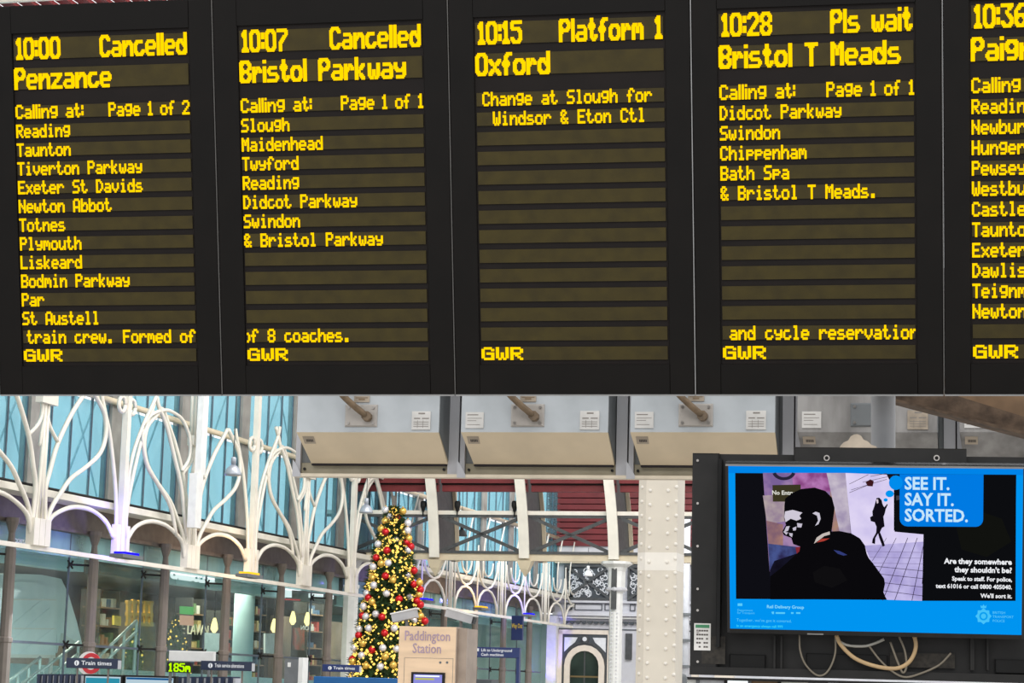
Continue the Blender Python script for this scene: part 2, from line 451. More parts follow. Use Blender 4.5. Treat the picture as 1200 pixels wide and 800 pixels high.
# ================================================================== GREY CABINETS BEHIND
c0 = at(345, 557, 14.2)
CB = frame(c0, R(12.3))
def cbx(px, py, off=0.0): return hit(CB, px, py, 1, off)
cabs = [345, 537.5, 735.5, 931, 1121, 1318]
cl = ['beige hooded equipment cabinet, leftmost, with one white label on its right', 'second beige hooded equipment cabinet from the left, below the Oxford board',
      'beige hooded equipment cabinet directly above the riveted pillar', 'weathered grey equipment cabinet behind the white hanging pole', 'grey equipment cabinet behind the rusty girder at the right edge']
for i in range(5):
    x0 = cbx(cabs[i], 557).x; x1 = cbx(cabs[i+1], 557).x
    t = thing('equipment_cabinet', CB, ((x0+x1)/2, 0.2, 0), cl[i], 'cabinet', 'equipment cabinets in a row behind the boards')
    W = x1-x0; old = i >= 3
    mg = M_cdirty if old else M_cgrey; mh = M_cdirty if old else M_hood
    # frame round the box: two flanges, ledge, lip
    MB().box(x0+.004, x0+.035, 0.0, 0.08, 0, 1.3).build('flange', M_cframe, t)
    MB().box(x1-.075, x1-.006, 0.0, 0.08, 0, 1.3).build('flange', M_cframe, t)
    MB().box(x1-.006, x1+.004, 0.03, 0.1, 0, 1.3).build('joint_gap', M_gap, t)  # solid dark strip in the gap between cabinets, its shade painted in
    MB().cbox(x0+.035, x1-.075, 0.02, 0.1, 0.012, 0.085, .006).build('ledge', M_ledge, t)
    MB().box(x0, x1-.002, -0.03, 0.06, -0.008, 0.012).build('bottom_lip', M_lip, t)
    lug = MB().poly([(x0-.004, -.01), (x0+.05, -.01), (x0+.05, .012), (x0+.02, .07), (x0-.004, .10)], -0.034, -0.028)
    lug.build('corner_lug', M_cframe, t)
    dep = -0.26
    bx0 = cbx(cabs[i]+3.5, 485, dep).x; bx1 = cbx(cabs[i+1]-22.5, 485, dep).x
    zh = cbx((cabs[i]+cabs[i+1])/2, 506.5, dep).z; zl = .078
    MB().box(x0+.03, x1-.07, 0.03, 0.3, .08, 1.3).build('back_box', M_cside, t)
    # tapered box body with sloping beige hood below
    MB().polyx([(dep, zh), (dep, 1.3), (0.03, 1.3), (0.03, zh)], bx0, bx1).build('grey_panel', mg, t)
    h = MB().add([(bx0,dep-.004,zh),(bx1,dep-.004,zh),(bx1-.0,-.02,zl),(bx0+.03,-.02,zl),(bx0,.03,zh),(bx1,.03,zh),(bx1,.03,zl),(bx0+.03,.03,zl)],
                 [(0,3,2,1),(0,1,5,4),(1,2,6,5),(3,0,4,7),(2,3,7,6),(4,5,6,7)])
    h.build('sloping_hood', mh, t)
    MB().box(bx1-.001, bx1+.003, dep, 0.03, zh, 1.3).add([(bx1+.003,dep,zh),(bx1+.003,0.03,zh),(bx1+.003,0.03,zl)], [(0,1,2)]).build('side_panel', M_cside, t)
    MB().box(bx0+.03, bx1-.01, -.015, .022, zl-.012, zl-.001).build('hood_gap', M_gap, t)
    for px in (x0+.062, x1-.10):
        b = MB(); b.cyl((px, 0.02, .045), (px, 0.008, .045), .009, 8); b.build('screw', M_black, t)
    # gland plate with four bolts and a brown cable
    pcx = bx0 + (0.455 if i < 3 else 0.51)*(bx1-bx0); pz0, pz1 = zh+.035, zh+.145
    pl = MB().cbox(pcx-.105, pcx+.105, dep-.014, dep, pz0, pz1+.03, .008).build('gland_plate', M_plate if not old else M_cside, t)
    for a in (-.08, .08):
        for z_ in (pz0+.022, pz1+.008):
            MB().cyl((pcx+a, dep-.014, z_), (pcx+a, dep-.022, z_), .009, 8).build('bolt', M_bolt, pl)
    if i < 3:
        cb = MB(); cb.tube(spline([(pcx-.16, dep-.12, zh+.47), (pcx-.15, dep-.14, zh+.32), (pcx-.10, dep-.13, zh+.23), (pcx-.03, dep-.09, zh+.16), (pcx+.03, dep-.05, zh+.11), (pcx+.045, dep-.012, zh+.095)], 5), .021, 8)
        if i < 3: cb.build('cable', M_cable, t, True)
        MB().cyl((pcx+.045, dep-.055, zh+.098), (pcx+.045, dep-.012, zh+.095), .032, 8).build('cable_gland', M_cable, t)
    # stickers
    def sticker(xc, zc, w_, h_, m, lines, mi):
        o = MB().box(xc-w_/2, xc+w_/2, dep-.0075, dep-.001, zc-h_/2, zc+h_/2).build('label_sticker', m, t)
        l = MB()
        for q, (lx0, lx1, lz, lh) in enumerate(lines): l.box(xc-w_/2+w_*lx0, xc-w_/2+w_*lx1, dep-.0085, dep-.0075, zc-h_/2+h_*lz, zc-h_/2+h_*(lz+lh))
        l.build('print', mi, o)
    LR = [(.35,.7,.84,.08),(.12,.45,.58,.06),(.55,.92,.58,.06),(.1,.9,.40,.03),(.1,.9,.28,.03),(.1,.9,.16,.03),(.3,.32,.1,.4),(.6,.62,.1,.4)]
    sticker(bx1-.115, zh+.075, .120, .115, M_paperd if old else M_paper, LR, M_inkl)
    if i > 0: sticker(bx0+.085, zh+.075, .115, .10, M_paper, [(.1,.7,.8,.06),(.1,.9,.6,.03),(.1,.6,.45,.03),(.1,.8,.2,.03)], M_inkl)
    if i < 3: sticker(pcx+.0, zh+.215, .10, .05, M_paperd, [(.1,.9,.5,.1),(.3,.7,.25,.2)], M_cable)
    # asset tag on the hood
    sl = (dep-.004 - -.02)/(.285-.075)
    za, zb_ = zh-.023, zh-.063
    ya = dep-.004 + (-.02-(dep-.004))*(zh-za)/(zh-zl) - .003; yb = dep-.004 + (-.02-(dep-.004))*(zh-zb_)/(zh-zl) - .003
    MB().add([(bx0+.03,ya,za),(bx0+.105,ya,za),(bx0+.105,yb,zb_),(bx0+.03,yb,zb_)], [(0,3,2,1)]).build('asset_tag', M_paperd, t)
    l = MB()
    for q in range(6):
        xx = bx0+.048+q*.008
        z1_, z2_ = zh-.039, zh-.053
        y1_ = ya+(yb-ya)*(za-z1_)/(za-zb_)-.001; y2_ = ya+(yb-ya)*(za-z2_)/(za-zb_)-.001
        l.add([(xx,y1_,z1_),(xx+.006,y1_,z1_),(xx+.006,y2_,z2_),(xx,y2_,z2_)], [(0,3,2,1)])
    l.build('tag_print', M_ink, t)

# ================================================================== MONITOR
TV = frame((1.5387, 9.30, 2.8159), R(9.8), R(18.4))
def tv(px, py):
    p = hit(TV, px, py, 1, 0.0); return (p.x, p.z)
FR = frame(at(812, 530, 9.62), R(9.0), R(1.0))
def fr(px, py, off=0.0):
    p = hit(FR, px, py, 1, off); return (p.x, p.z)
fx0, fz1 = fr(812, 531); _, fz0 = fr(806, 790); fx1 = fr(1245, 531)[0]
cab = thing('monitor_enclosure', FR, ((fx0+fx1)/2, 0.1, fz0), 'big black steel enclosure hanging behind the blue advert screen', 'enclosure')
MB().box(fx0, fx1, 0.02, 0.22, fz0, fz1).build('back_plate', M_black, cab)
xs, _ = fr(848, 600)
MB().cbox(fx0, xs-.02, -0.02, 0.02, fz0, fz1, .006).build('side_panel', M_black, cab)
MB().box(fx0, fx1, -0.03, 0.02, fz0, fz0+.035).build('bottom_rail', M_black, cab)
MB().box(xs-.02, xs-.005, -0.10, 0.02, fz0+.12, fz1-.03).build('side_lip', M_black2, cab)
for py in (540, 590, 640, 690, 715, 740, 775):
    xx, zz = fr(818, py); MB().cyl((xx, -.02, zz), (xx, -.026, zz), .006, 6).build('rivet', M_bolt, cab)
x_a, z_a = fr(823, 745); x_b, z_b = fr(850, 778)
MB().box(x_a, x_b, -.0212, -.02, z_b, z_a).build('dusty_vent', M_perf, cab)
for (pa, pb) in (((855, 766), (897, 785)), ((945, 765), (1040, 788)), ((1166, 772), (1215, 790))):
    a_, b_ = fr(*pa), fr(*pb)
    MB().cbox(a_[0], b_[0], -.012, .02, b_[1], a_[1], .004).build('cover_plate', M_black2, cab)
a_, b_ = fr(1043, 764), fr(1119, 783)
MB().box(a_[0], b_[0], .0, .02, b_[1], a_[1]).build('mesh_panel', M_perf, cab)
for px in (908, 916, 1138, 1157, 1140):
    a_, b_ = fr(px, 745), fr(px, 785); MB().box(a_[0]-.004, a_[0]+.004, -.02, .02, b_[1], a_[1]).build('upright_bar', M_black, cab)
# top box with two fixings
a_, b_ = fr(931, 525), fr(1132, 547)
tb = MB().cbox(a_[0], b_[0], -0.06, 0.10, b_[1], a_[1], .005).build('mounting_box', M_black, cab)
MB().box(fr(1021,530)[0], fr(1049,530)[0], .10, .60, fz1-.25, fz1-.15).build('pole_arm', M_black, cab)
for px in (969, 1097):
    xx, zz = fr(px, 538); MB().cyl((xx, -.06, zz), (xx, -.066, zz), .013, 12).build('fixing', M_bolt, tb)
    MB().cyl((xx, -.066, zz), (xx, -.069, zz), .008, 8).build('fixing_core', M_black2, tb)
# sticker with green head
a_, b_ = fr(814, 730), fr(833, 762)
st_ = MB().box(a_[0], b_[0], -.0225, -.02, b_[1], a_[1]).build('asset_sticker', M_paper, cab)
w_ = b_[0]-a_[0]; h_ = a_[1]-b_[1]
MB().box(a_[0]+.08*w_, b_[0]-.08*w_, -.0232, -.0225, a_[1]-.17*h_, a_[1]-.05*h_).build('green_heading', mat('label_green', (60, 130, 90), .6), st_)
l = MB()
for q in range(5):
    for s_ in range(5):
        if random.random() < .8: l.box(a_[0]+w_*(.14+.145*s_), a_[0]+w_*(.26+.145*s_), -.0232, -.0225, a_[1]-h_*(.30+.15*q), a_[1]-h_*(.24+.15*q))
l.build('sticker_print', M_ink, st_)

# the screen itself
SW, SH = 0.605, 0.354
t = thing('advert_monitor', TV, (0, 0.05, -SH), 'flat advert screen with blue border reading SEE IT. SAY IT. SORTED.', 'screen')
MB().box(-SW-.012, SW+.012, 0.004, 0.045, -SH-.016, SH+.012).build('casing', M_gloss, t)
MB().box(-SW-.012, SW+.012, -0.004, 0.004, SH, SH+.008).build('top_bezel', M_alu, t)
MB().box(-SW-.012, -SW, -0.004, 0.004, -SH-.016, SH).build('side_bezel', M_gloss, t)
MB().box(SW, SW+.012, -0.004, 0.004, -SH-.016, SH).build('side_bezel', M_gloss, t)
MB().box(-SW, SW, -0.004, 0.004, -SH-.018, -SH).build('bottom_bezel', M_black, t)
def em(name, rgb, s=1.0): return emit('screen_'+name, rgb, s)
scrn = MB().box(-SW, SW, 0.0, 0.004, -SH, SH).build('screen', em('blue', (0, 148, 240)), t)
lay = [0]
def em2(rgb, rgb2, sc):
    m = em('m%d_%d_%d_%d' % (*rgb, rgb2[0]), rgb); nt = m.node_tree; N = nt.nodes
    if len(N) > 2: return m
    tc = N.new('ShaderNodeTexCoord'); no = N.new('ShaderNodeTexNoise'); no.inputs['Scale'].default_value = sc; no.inputs['Detail'].default_value = 3
    ra = N.new('ShaderNodeValToRGB'); ra.color_ramp.elements[0].position = .36; ra.color_ramp.elements[1].position = .64
    ra.color_ramp.elements[0].color = (*lin(rgb), 1); ra.color_ramp.elements[1].color = (*lin(rgb2), 1)
    nt.links.new(tc.outputs['Object'], no.inputs['Vector']); nt.links.new(no.outputs['Fac'], ra.inputs['Fac'])
    nt.links.new(ra.outputs['Color'], N['Emission'].inputs['Color'])
    return m
def art(name, pts, rgb, rgb2=None, sc=14):
    lay[0] += 1
    P = [tv(*p) for p in pts]
    return MB().poly(P, -0.00006*lay[0]).build(name, em2(rgb, rgb2, sc) if rgb2 else em('c%d_%d_%d' % rgb, rgb), scrn)
c1 = lambda x, y: (840+x/4.445, 540+y/4.445)
c5 = lambda x, y: (1030+x/4.447, 540+y/4.447)
A = lambda L_: [c1(*p) for p in L_]
B5 = lambda L_: [c5(*p) for p in L_]
art('upper_band', [(853, 544), (1200, 547), (1200, 556.5), (853, 554)], (0, 132, 232))
art('picture_ground', [(861.5, 554), (1191, 556), (1189.5, 703.5), (862.5, 701.5)], (14, 14, 20))
art('wall_print', A([(240,62),(580,62),(640,370),(600,450),(275,575)]), (164, 132, 172), (120, 96, 150))
art('wall_print', A([(240,180),(430,170),(440,300),(262,330)]), (196, 184, 172), (150, 130, 150))
art('wall_print', A([(390,62),(575,62),(600,160),(400,150)]), (180, 120, 180), (136, 70, 130), 20)
art('wall_print', A([(590,160),(612,160),(640,370),(600,365)]), (176, 138, 110), (140, 110, 130))
art('wall_print', A([(258,310),(345,330),(345,440),(270,450)]), (172, 128, 112), (120, 90, 110))
art('wall_print', A([(268,430),(440,450),(440,580),(275,572)]), (70, 84, 140), (44, 40, 80), 18)
art('wall_print', A([(300,520),(450,470),(460,720),(278,720),(276,570)]), (24, 24, 44), (14, 12, 22))
art('wall_print', A([(410,450),(470,440),(470,480),(420,500)]), (130, 40, 50))
art('curtain', A([(572,62),(672,62),(698,375),(640,370)]), (204, 194, 206), (160, 146, 176))
art('corridor', [c1(670,62), c1(885,70), c5(80,150), c5(82,368), c5(232,382), c5(225,728), c1(885,722), c1(780,480), c1(700,375)], (228, 218, 246), (206, 196, 236), 8)
art('floor_tiles', [c1(770,440), c5(232,420), c5(225,728), c1(885,722)], (198, 190, 234), (160, 150, 206), 10)
def seg(p, q, w_, rgb, name='tile_line'):
    a_, b_ = Vector(tv(*p)), Vector(tv(*q)); d_ = (b_-a_).normalized(); n_ = Vector((-d_.y, d_.x))*w_/2
    lay[0] += .2
    MB().poly([tuple(a_+n_), tuple(b_+n_), tuple(b_-n_), tuple(a_-n_)], -0.00006*lay[0]).build(name, em('c%d_%d_%d' % rgb, rgb), scrn)
dk = (44, 30, 60)
for y_ in (560, 600, 645, 690): seg(c5(-40+(y_-560)*.5, y_-14), c5(228, y_+12), .0022, dk)
for y_ in (470, 500, 530): seg(c5(-100+(y_-470)*.6, y_), c5(230, y_+6), .0014, (110, 96, 140))
for (xa, xb) in ((232, 172), (200, 82), (150, 20)): seg(c5(xa, 440 if xa > 210 else 400), c5(xb, 726), .0026, dk)
seg(c5(90, 400), c5(-10, 600), .002, dk); seg(c5(40, 400), c5(-35, 520), .0016, dk); seg(c5(232, 560), c5(225, 640), .002, dk)
for (p, q) in ((c1(690,120), c1(790,70)), (c1(700,150), c1(885,95)), (c1(690,165), c1(800,120)), (c1(800,80), c1(885,64)), (c1(760,110), c5(100,70))): seg(p, q, .0018, (60, 40, 50), 'pipe_line')
art('lamp_print', A([(775,110),(800,95),(818,105),(812,132),(785,130)]), (60, 24, 30))
art('dark_panel', B5([(78,70),(715,72),(712,728),(225,728),(232,382),(78,362)]), (12, 13, 16))
art('green_tint', B5([(400,330),(520,260),(640,300),(690,420),(560,500),(430,460)]), (17, 18, 15))
art('poster_patch', B5([(90,180),(112,180),(112,200),(90,205)]), (60, 60, 70))
art('no_entry_plate', A([(290,125),(437,122),(437,150),(400,165),(365,211),(292,211)]), (58, 54, 34))
ring = [c1(350+62*math.cos(a_), 52+48*math.sin(a_)) for a_ in [math.pi*k/12 for k in range(1, 12)]] + [c1(350+44*math.cos(a_), 50+34*math.sin(a_)) for a_ in [math.pi*k/12 for k in range(11, 0, -1)]]
art('ring_sign', ring, (40, 36, 56))
def stext(txt, px, py, cap, rgb, align='LEFT', bold=0.0, sx=1.0):
    x_, z_ = tv(px, py)
    lay[0] += .5
    size = cap/345.0*1.21/0.69
    return letters(txt, size, x_, -0.00006*lay[0], z_, em('c%d_%d_%d' % rgb, rgb), scrn, 'lettering', align, bold, sx=sx)
stext('No Entry', 904.5, 579.2, 5.0, (225, 225, 215), bold=.0006, sx=.98)
art('man_silhouette', A([(352,232),(356,195),(395,165),(440,145),(510,138),(565,155),(600,190),(614,245),(606,305),(600,350),(598,366),(640,364),(700,376),(745,402),(772,440),(783,495),(812,530),(845,575),(872,612),(876,640),(866,690),(886,720),(278,720),(278,600),(330,560),(430,470),(435,445),(398,432),(388,400),(350,386),(341,366),(360,332),(351,300)]), (10, 9, 12))
art('face_light', A([(356,262),(395,254),(446,268),(430,284),(440,300),(415,310),(385,300),(358,318),(352,290)]), (206, 200, 214))
for L_ in ([(362,340),(380,338),(372,362),(348,372)], [(345,366),(372,372),(362,384)], [(376,374),(396,376),(392,396),(380,388)], [(395,348),(415,340),(412,360),(398,362)], [(418,322),(446,326),(440,346),(420,344)]):
    art('face_light', A(L_), (196, 190, 206))
art('ear_light', A([(498,272),(515,263),(535,270),(541,300),(530,328),(512,337),(528,310),(522,284)]), (200, 196, 210))
art('collar_light', A([(506,430),(520,398),(550,378),(588,366),(590,382),(560,390),(535,410)]), (196, 186, 180))
art('collar_light', A([(520,424),(545,404),(588,402),(560,416)]), (170, 60, 50))
art('jacket_badge', A([(608,462),(640,468),(680,488),(660,492),(630,482)]), (50, 60, 120))
art('jacket_shade', A([(500,580),(560,545),(640,560),(680,620),(600,660),(510,630)]), (15, 14, 16))
art('woman_silhouette', A([(832,192),(846,190),(858,202),(864,225),(872,240),(888,222),(890,228),(880,250),(876,270),(868,290),(874,340),(860,348),(850,370),(866,408),(876,440),(864,446),(846,400),(840,376),(826,400),(824,432),(808,426),(812,404),(830,372),(832,342),(822,318),(802,312),(798,292),(812,284),(810,262),(820,236)]), (16, 12, 22))
art('woman_face', A([(830,200),(840,198),(842,216),(834,222)]), (214, 200, 210))
# speech bubble
bub = B5([(108,68),(545,70),(543,300)]) + [c5(543-38+38*math.cos(a_), 304+38*math.sin(a_)) for a_ in (.3,.8,1.2,1.57)] + [c5(148-40*math.sin(a_), 300+40*math.cos(a_)) for a_ in (0,.4,.8,1.2,1.57)]
art('speech_bubble', bub, (0, 122, 226))
art('bubble_dot', [c5(88+36*math.cos(a_), 112+38*math.sin(a_)) for a_ in [k*math.pi/8 for k in range(16)]], (0, 140, 236))
art('bubble_dot', [c5(56+22*math.cos(a_), 170+18*math.sin(a_)) for a_ in [k*math.pi/7 for k in range(14)]], (0, 150, 240))
art('bubble_dot', [c5(35+11*math.cos(a_), 202+9*math.sin(a_)) for a_ in [k*math.pi/6 for k in range(12)]], (0, 150, 240))
wt = (196, 230, 250)
stext('SEE IT.', 1060, 572.8, 14.6, wt, bold=.002, sx=.885)
stext('SAY IT.', 1060, 591.4, 14.6, wt, bold=.002, sx=.885)
stext('SORTED.', 1060, 610, 14.6, wt, bold=.002, sx=.885)
w2 = (240, 242, 246)
stext('Are they somewhere', 1185.6, 661.2, 6.4, w2, 'RIGHT', .0011, .98)
stext('they shouldn\'t be?', 1185.8, 671, 6.4, w2, 'RIGHT', .0011, .98)
stext('Speak to staff. For police,', 1186, 681, 5.0, w2, 'RIGHT', .0008, .94)
stext('text 61016 or call 0800 405040.', 1186, 690, 5.0, w2, 'RIGHT', .0008, .94)
stext('We\'ll sort it.', 1186, 700.6, 5.0, w2, 'RIGHT', .0008, .98)
lc = (90, 205, 250)
stext('Rail Delivery Group', 898.5, 712, 3.8, (140, 225, 250), bold=.0003)
stext('Department\nfor Transport', 864, 715.5, 2.6, lc)
stext('Together, we\'ve got it covered.', 863, 727.5, 3.6, lc)
stext('In an emergency always call 999', 863, 734, 3.0, (60, 215, 250), bold=.0002)
art('crest', [(864.5,706.5),(870,706.5),(870,709.5),(864.5,709.5)], lc)
art('arrow_mark', [(904,716.4),(907,716),(907,719),(905,719)], lc)
for (xa, xb) in ((909, 920), (927, 930), (933, 938)): art('logo_mark', [(xa,716.8),(xb,716.9),(xb,718.8),(xa,718.7)], lc)
stp = [(1152.5+(9.5 if k % 2 == 0 else 7.5)*math.sin(math.pi*k/8), 721.5-(9.5 if k % 2 == 0 else 7.5)*math.cos(math.pi*k/8)) for k in range(16)]
art('police_star', stp, (70, 195, 250))
art('police_star_field', [(1152.5+5*math.sin(math.pi*k/8), 721.5-5*math.cos(math.pi*k/8)) for k in range(16)], (10, 160, 240))
art('police_star_core', [(1152.5+3*math.sin(math.pi*k/8), 721.5-3*math.cos(math.pi*k/8)) for k in range(16)], (70, 195, 250))
art('police_crown', [(1149.5,712),(1149,708.5),(1151,710),(1152.5,707.5),(1154,710),(1156,708.5),(1155.5,712)], (70, 195, 250))
stext('BRITISH', 1163, 718.6, 3.0, lc); stext('TRANSPORT', 1163, 723.4, 3.0, lc); stext('POLICE', 1163, 728.2, 3.0, lc)
MB().box(*[tv(946,746)[0], tv(965,746)[0]], -.006, -.004, -SH-.017, -SH-.012).build('maker_strip', M_alu, t)

# loose cables under the monitor
def cable(pts, r, m, lab):
    P = [Vector((fr(*p)[0], -0.04, fr(*p)[1])) for p in pts]
    mb = MB(); mb.tube(spline(P, 6), r, 6)
    return solo(mb, 'cable', m, FR, tuple(P[0]), lab, 'cable', 'loose cables under the advert monitor', smooth=True)
M_cbeige = mat('beige_cable', (176, 148, 108), .5)
M_cgr = mat('grey_cable', (110, 102, 88), .5)
cable([(980,744),(986,756),(1002,771),(1025,780),(1048,783),(1062,778),(1070,768),(1073,756),(1071,744)], .0095, M_cbeige, 'thick beige cable looping under the advert monitor')
cable([(937,744),(938,762),(944,778),(956,790),(966,790),(974,780),(979,764),(979,746)], .0045, M_cgr, 'thin cable hanging in a deep loop left of the beige one')
cable([(1018,756),(1030,772),(1045,786),(1060,793),(1078,789),(1100,779),(1114,765)], .0045, M_cgr, 'long thin grey cable sagging to the right of the beige loop')
cable([(1053,745),(1060,762),(1062,780),(1058,788),(1052,776),(1043,752)], .005, M_cgr, 'narrow hairpin cable hanging in the middle of the beige loop')
cable([(980,750),(994,756),(1012,757),(1024,754),(1036,749)], .006, mat('pale_cable', (150, 148, 140), .5), 'short pale cable with plug just below the monitor')

# hanging pole, crumpled bag and girder
p = thing('hanging_pole', FR, (fr(1035, 525, .62)[0], .62, fr(1035, 525)[1]-.4), 'pale grey round pole rising from the monitor enclosure', 'pole')
PO = .62; xc = fr(1035, 500, PO)[0]; zc = fr(1035, 526, PO)[1]-.3
MB().cyl((xc, PO, zc-.1), (xc, PO, zc+2.9), .056, 20).build('shaft', M_polew, p, True)
MB().lathe([(.075, 0), (.075, .02), (.056, .03)], (xc, PO, zc-.09), 20).build('base_flange', M_polew, p)
mb = MB(); P = [(985,525),(992,519),(1000,511),(1005,510),(1011,515),(1018,521),(1024,525)]
P = [(981,532),(985,523),(989,519),(994,517),(997,512),(1001,510),(1005,509.5),(1009,511.5),(1012,516),(1017,518),(1021,522),(1027,524),(1030,532)]; mb.poly([fr(*q, .16) for q in P], .12, .20)
solo(mb, 'cable_shroud', M_paperd, FR, (fr(1003,525,.16)[0], .16, fr(1003,525,.16)[1]), 'crumpled off-white shroud on top of the monitor enclosure', 'shroud')
GB = frame(at(1120, 480, 12.0), R(10))
def gb(px, py): p = hit(GB, px, py, 1, 0); return (p.x, p.z)
g_ = thing('roof_girder', GB, (gb(1120,480)[0], 0, gb(1120,480)[1]), 'rusty brown diagonal girder crossing behind the boards at right', 'girder')
MB().poly([gb(1018,455), gb(1050,470), gb(1198,508), gb(1260,525), gb(1260,506), gb(1198,488), gb(1124,465), gb(1100,455)], -.02, .02).build('web', M_rust, g_)
MB().poly([gb(1018,455), gb(1050,470), gb(1198,508), gb(1260,525), gb(1260,529), gb(1198,511.5), gb(1050,472.5), gb(1014,457)], -.10, .08).build('bottom_flange', M_rust, g_)
MB().poly([gb(1124,465), gb(1198,489), gb(1260,507), gb(1260,440), gb(1100,440)], .10, .16).build('soffit_board', M_brown, g_)

# ================================================================== RIVETED PILLAR
pb = 24.0
ax0, ax1 = -4.955, -4.50
pil = thing('riveted_pillar', STA, ((ax0+ax1)/2, pb+.22, 0), 'broad cream iron pillar with rows of rivets', 'pillar')
ca = .105
def octo(z0, z1, m, nm, g=0.0):
    pts = [(ax0-g, pb+ca), (ax0+ca-g*.4, pb-g), (ax1+g, pb-g), (ax1+g, pb+.44+g), (ax0-g, pb+.44+g)]
    n = 5
    mb = MB().add([(x, y, z0) for x, y in pts]+[(x, y, z1) for x, y in pts], [tuple(range(n-1,-1,-1)), tuple(range(n, 2*n))]+[(i, (i+1)%n, n+(i+1)%n, n+i) for i in range(n)])
    return mb.build(nm, m, pil)
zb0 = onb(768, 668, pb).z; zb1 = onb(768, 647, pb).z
octo(0, zb0, M_pill, 'shaft'); octo(zb0, zb1, M_pillb, 'lit_band', .0015); octo(zb1, 5.4, M_pill, 'shaft')  # middle section: light falling across the shaft, put into its colour
proto = None
for cx in (ax0+ca+.045, ax1-.105):
    for k in range(22):
        z_ = 2.05+.157*k
        if z_ > 5.3: continue
        mb = MB(); mb.tube([(cx, pb, z_), (cx, pb-.010, z_), (cx, pb-.016, z_)], .021, 8) if proto is None else None
        if proto is None:
            mb = MB(); n = 8
            for rr, yy in ((.022, 0), (.02, -.010), (.011, -.018)):
                for q in range(n): mb.v.append((cx+rr*math.cos(2*math.pi*q/n), pb+yy, z_+rr*math.sin(2*math.pi*q/n)))
            for r_ in range(2):
                for q in range(n): mb.f.append((r_*n+q, r_*n+(q+1)%n, (r_+1)*n+(q+1)%n, (r_+1)*n+q))
            mb.f.append(tuple(range(2*n, 3*n)))
            proto = mb.build('rivet', M_pillb, pil, True); pr0 = (cx, z_)
        else:
            c = proto.copy(); col.objects.link(c); c.parent = pil; c.location = (cx-pr0[0], 0, z_-pr0[1])
for k in range(22):
    z_ = 2.09+.157*k
    c = proto.copy(); col.objects.link(c); c.parent = pil
    B_ = Vector(pil['_b'])
    R4 = Matrix.Rotation(R(-45), 4, 'Z')
    lp = Vector((pr0[0], pb, pr0[1]))-B_; tgt = Vector((ax0+.05, pb+.055, z_))-B_
    c.matrix_local = Matrix.Translation(tgt) @ R4 @ Matrix.Translation(-lp)
    c = proto.copy(); col.objects.link(c); c.parent = pil
    c.matrix_local = Matrix.Translation(Vector((ax1-.012, pb+.0, z_))-B_) @ Matrix.Translation(-lp)

# ================================================================== GLAZED SIDE WALL (the left of the hall)
S0 = 31.79                                   # first post
def fbox(mb, s0, s1, a0, a1, z0, z1): return mb.box(FA+a0, FA+a1, S0+s0, S0+s1, z0, z1)
wl = thing('wall_left', STA, (FA, S0, 0), kind='structure')
NB = 13
for k in range(-1, NB):
    s = 3*k
    fbox(MB(), s+.30, s+.72, -.12, .05, 5.05, 12.5).build('pilaster', M_pil, wl)
    for q, (p0, p1) in enumerate(((.76, 1.13), (1.18, 1.86), (1.91, 2.62), (2.67, 3.27))):
        for (z0, z1) in ((5.22, 6.86), (6.98, 12.4)):
            fbox(MB(), s+p0, s+p1, -.03, -.01, z0, z1).build('glass_pane', G_up, wl)
    for p0 in (.725, 1.13, 1.86, 2.62, 3.27):
        fbox(MB(), s+p0+.01, s+p0+.04, -.04, .0, 5.18, 12.5).build('mullion', M_mull, wl)
    fbox(MB(), s+.72, s+3.30, -.06, .0, 5.12, 5.22).build('sill_shadow_strip', M_mull, wl)
    fbox(MB(), s+.3, s+3.3, -.35, -.15, 4.62, 5.08).build('fascia_panel', M_fascia, wl)
    if k < 12:
        # post of the lower glazing, with necked top and collar
        px = FA; pc = S0+s
        MB().lathe([(.10, 0), (.10, 2.70), (.115, 2.72), (.115, 2.78), (.092, 2.80), (.088, 4.15), (.055, 4.34), (.05, 4.42), (.11, 4.60), (.11, 4.66)], (px, pc, 0), 10).build('post', M_post, wl)
        for (z0, z1) in ((0.1, 2.72), (2.76, 4.16), (4.20, 4.62)):
            fbox(MB(), s-.32, s+2.66, -.30, -.285, z0, z1).build('glass_pane', G_low if z0 < 4.18 else G_tran, wl)
        fbox(MB(), s-.345, s-.32, -.31, -.28, 0, 4.62).build('glass_joint', M_mull, wl)
        fbox(MB(), s-.32, s+2.66, -.31, -.28, 2.72, 2.76).build('glass_joint', M_mull, wl)
        for z_ in (2.74, 4.08):
            sp = MB()
            sp.cyl((FA-.28, pc-.33, z_), (FA-.05, pc-.05, z_), .018, 6)
            for dz in (-.06, .06):
                for dy in (-.09, .09): sp.cyl((FA-.27, pc-.33, z_), (FA-.27, pc-.33+dy, z_+dz), .018, 5)
            sp.build('spider_fitting', M_black, wl)
MB().box(FA-.05, FA+.42, S0-4, S0+36.3, 5.02, 5.13).build('sill_moulding', M_cream, wl)
MB().box(FA-.6, FA-.1, S0-4, S0+36.3, 4.60, 4.66).build('head_beam', M_fascia, wl)
mb = MB(); mb.cyl((FA+.10, S0-4, 6.93), (FA+.10, S0+36, 6.93), .055, 8); mb.build('rail_pipe', M_creamd, wl, True)
mb = MB(); mb.cyl((FA+.30, S0-4, 5.17), (FA+.30, S0+36, 5.17), .025, 6); mb.build('conduit', M_black, wl, True)

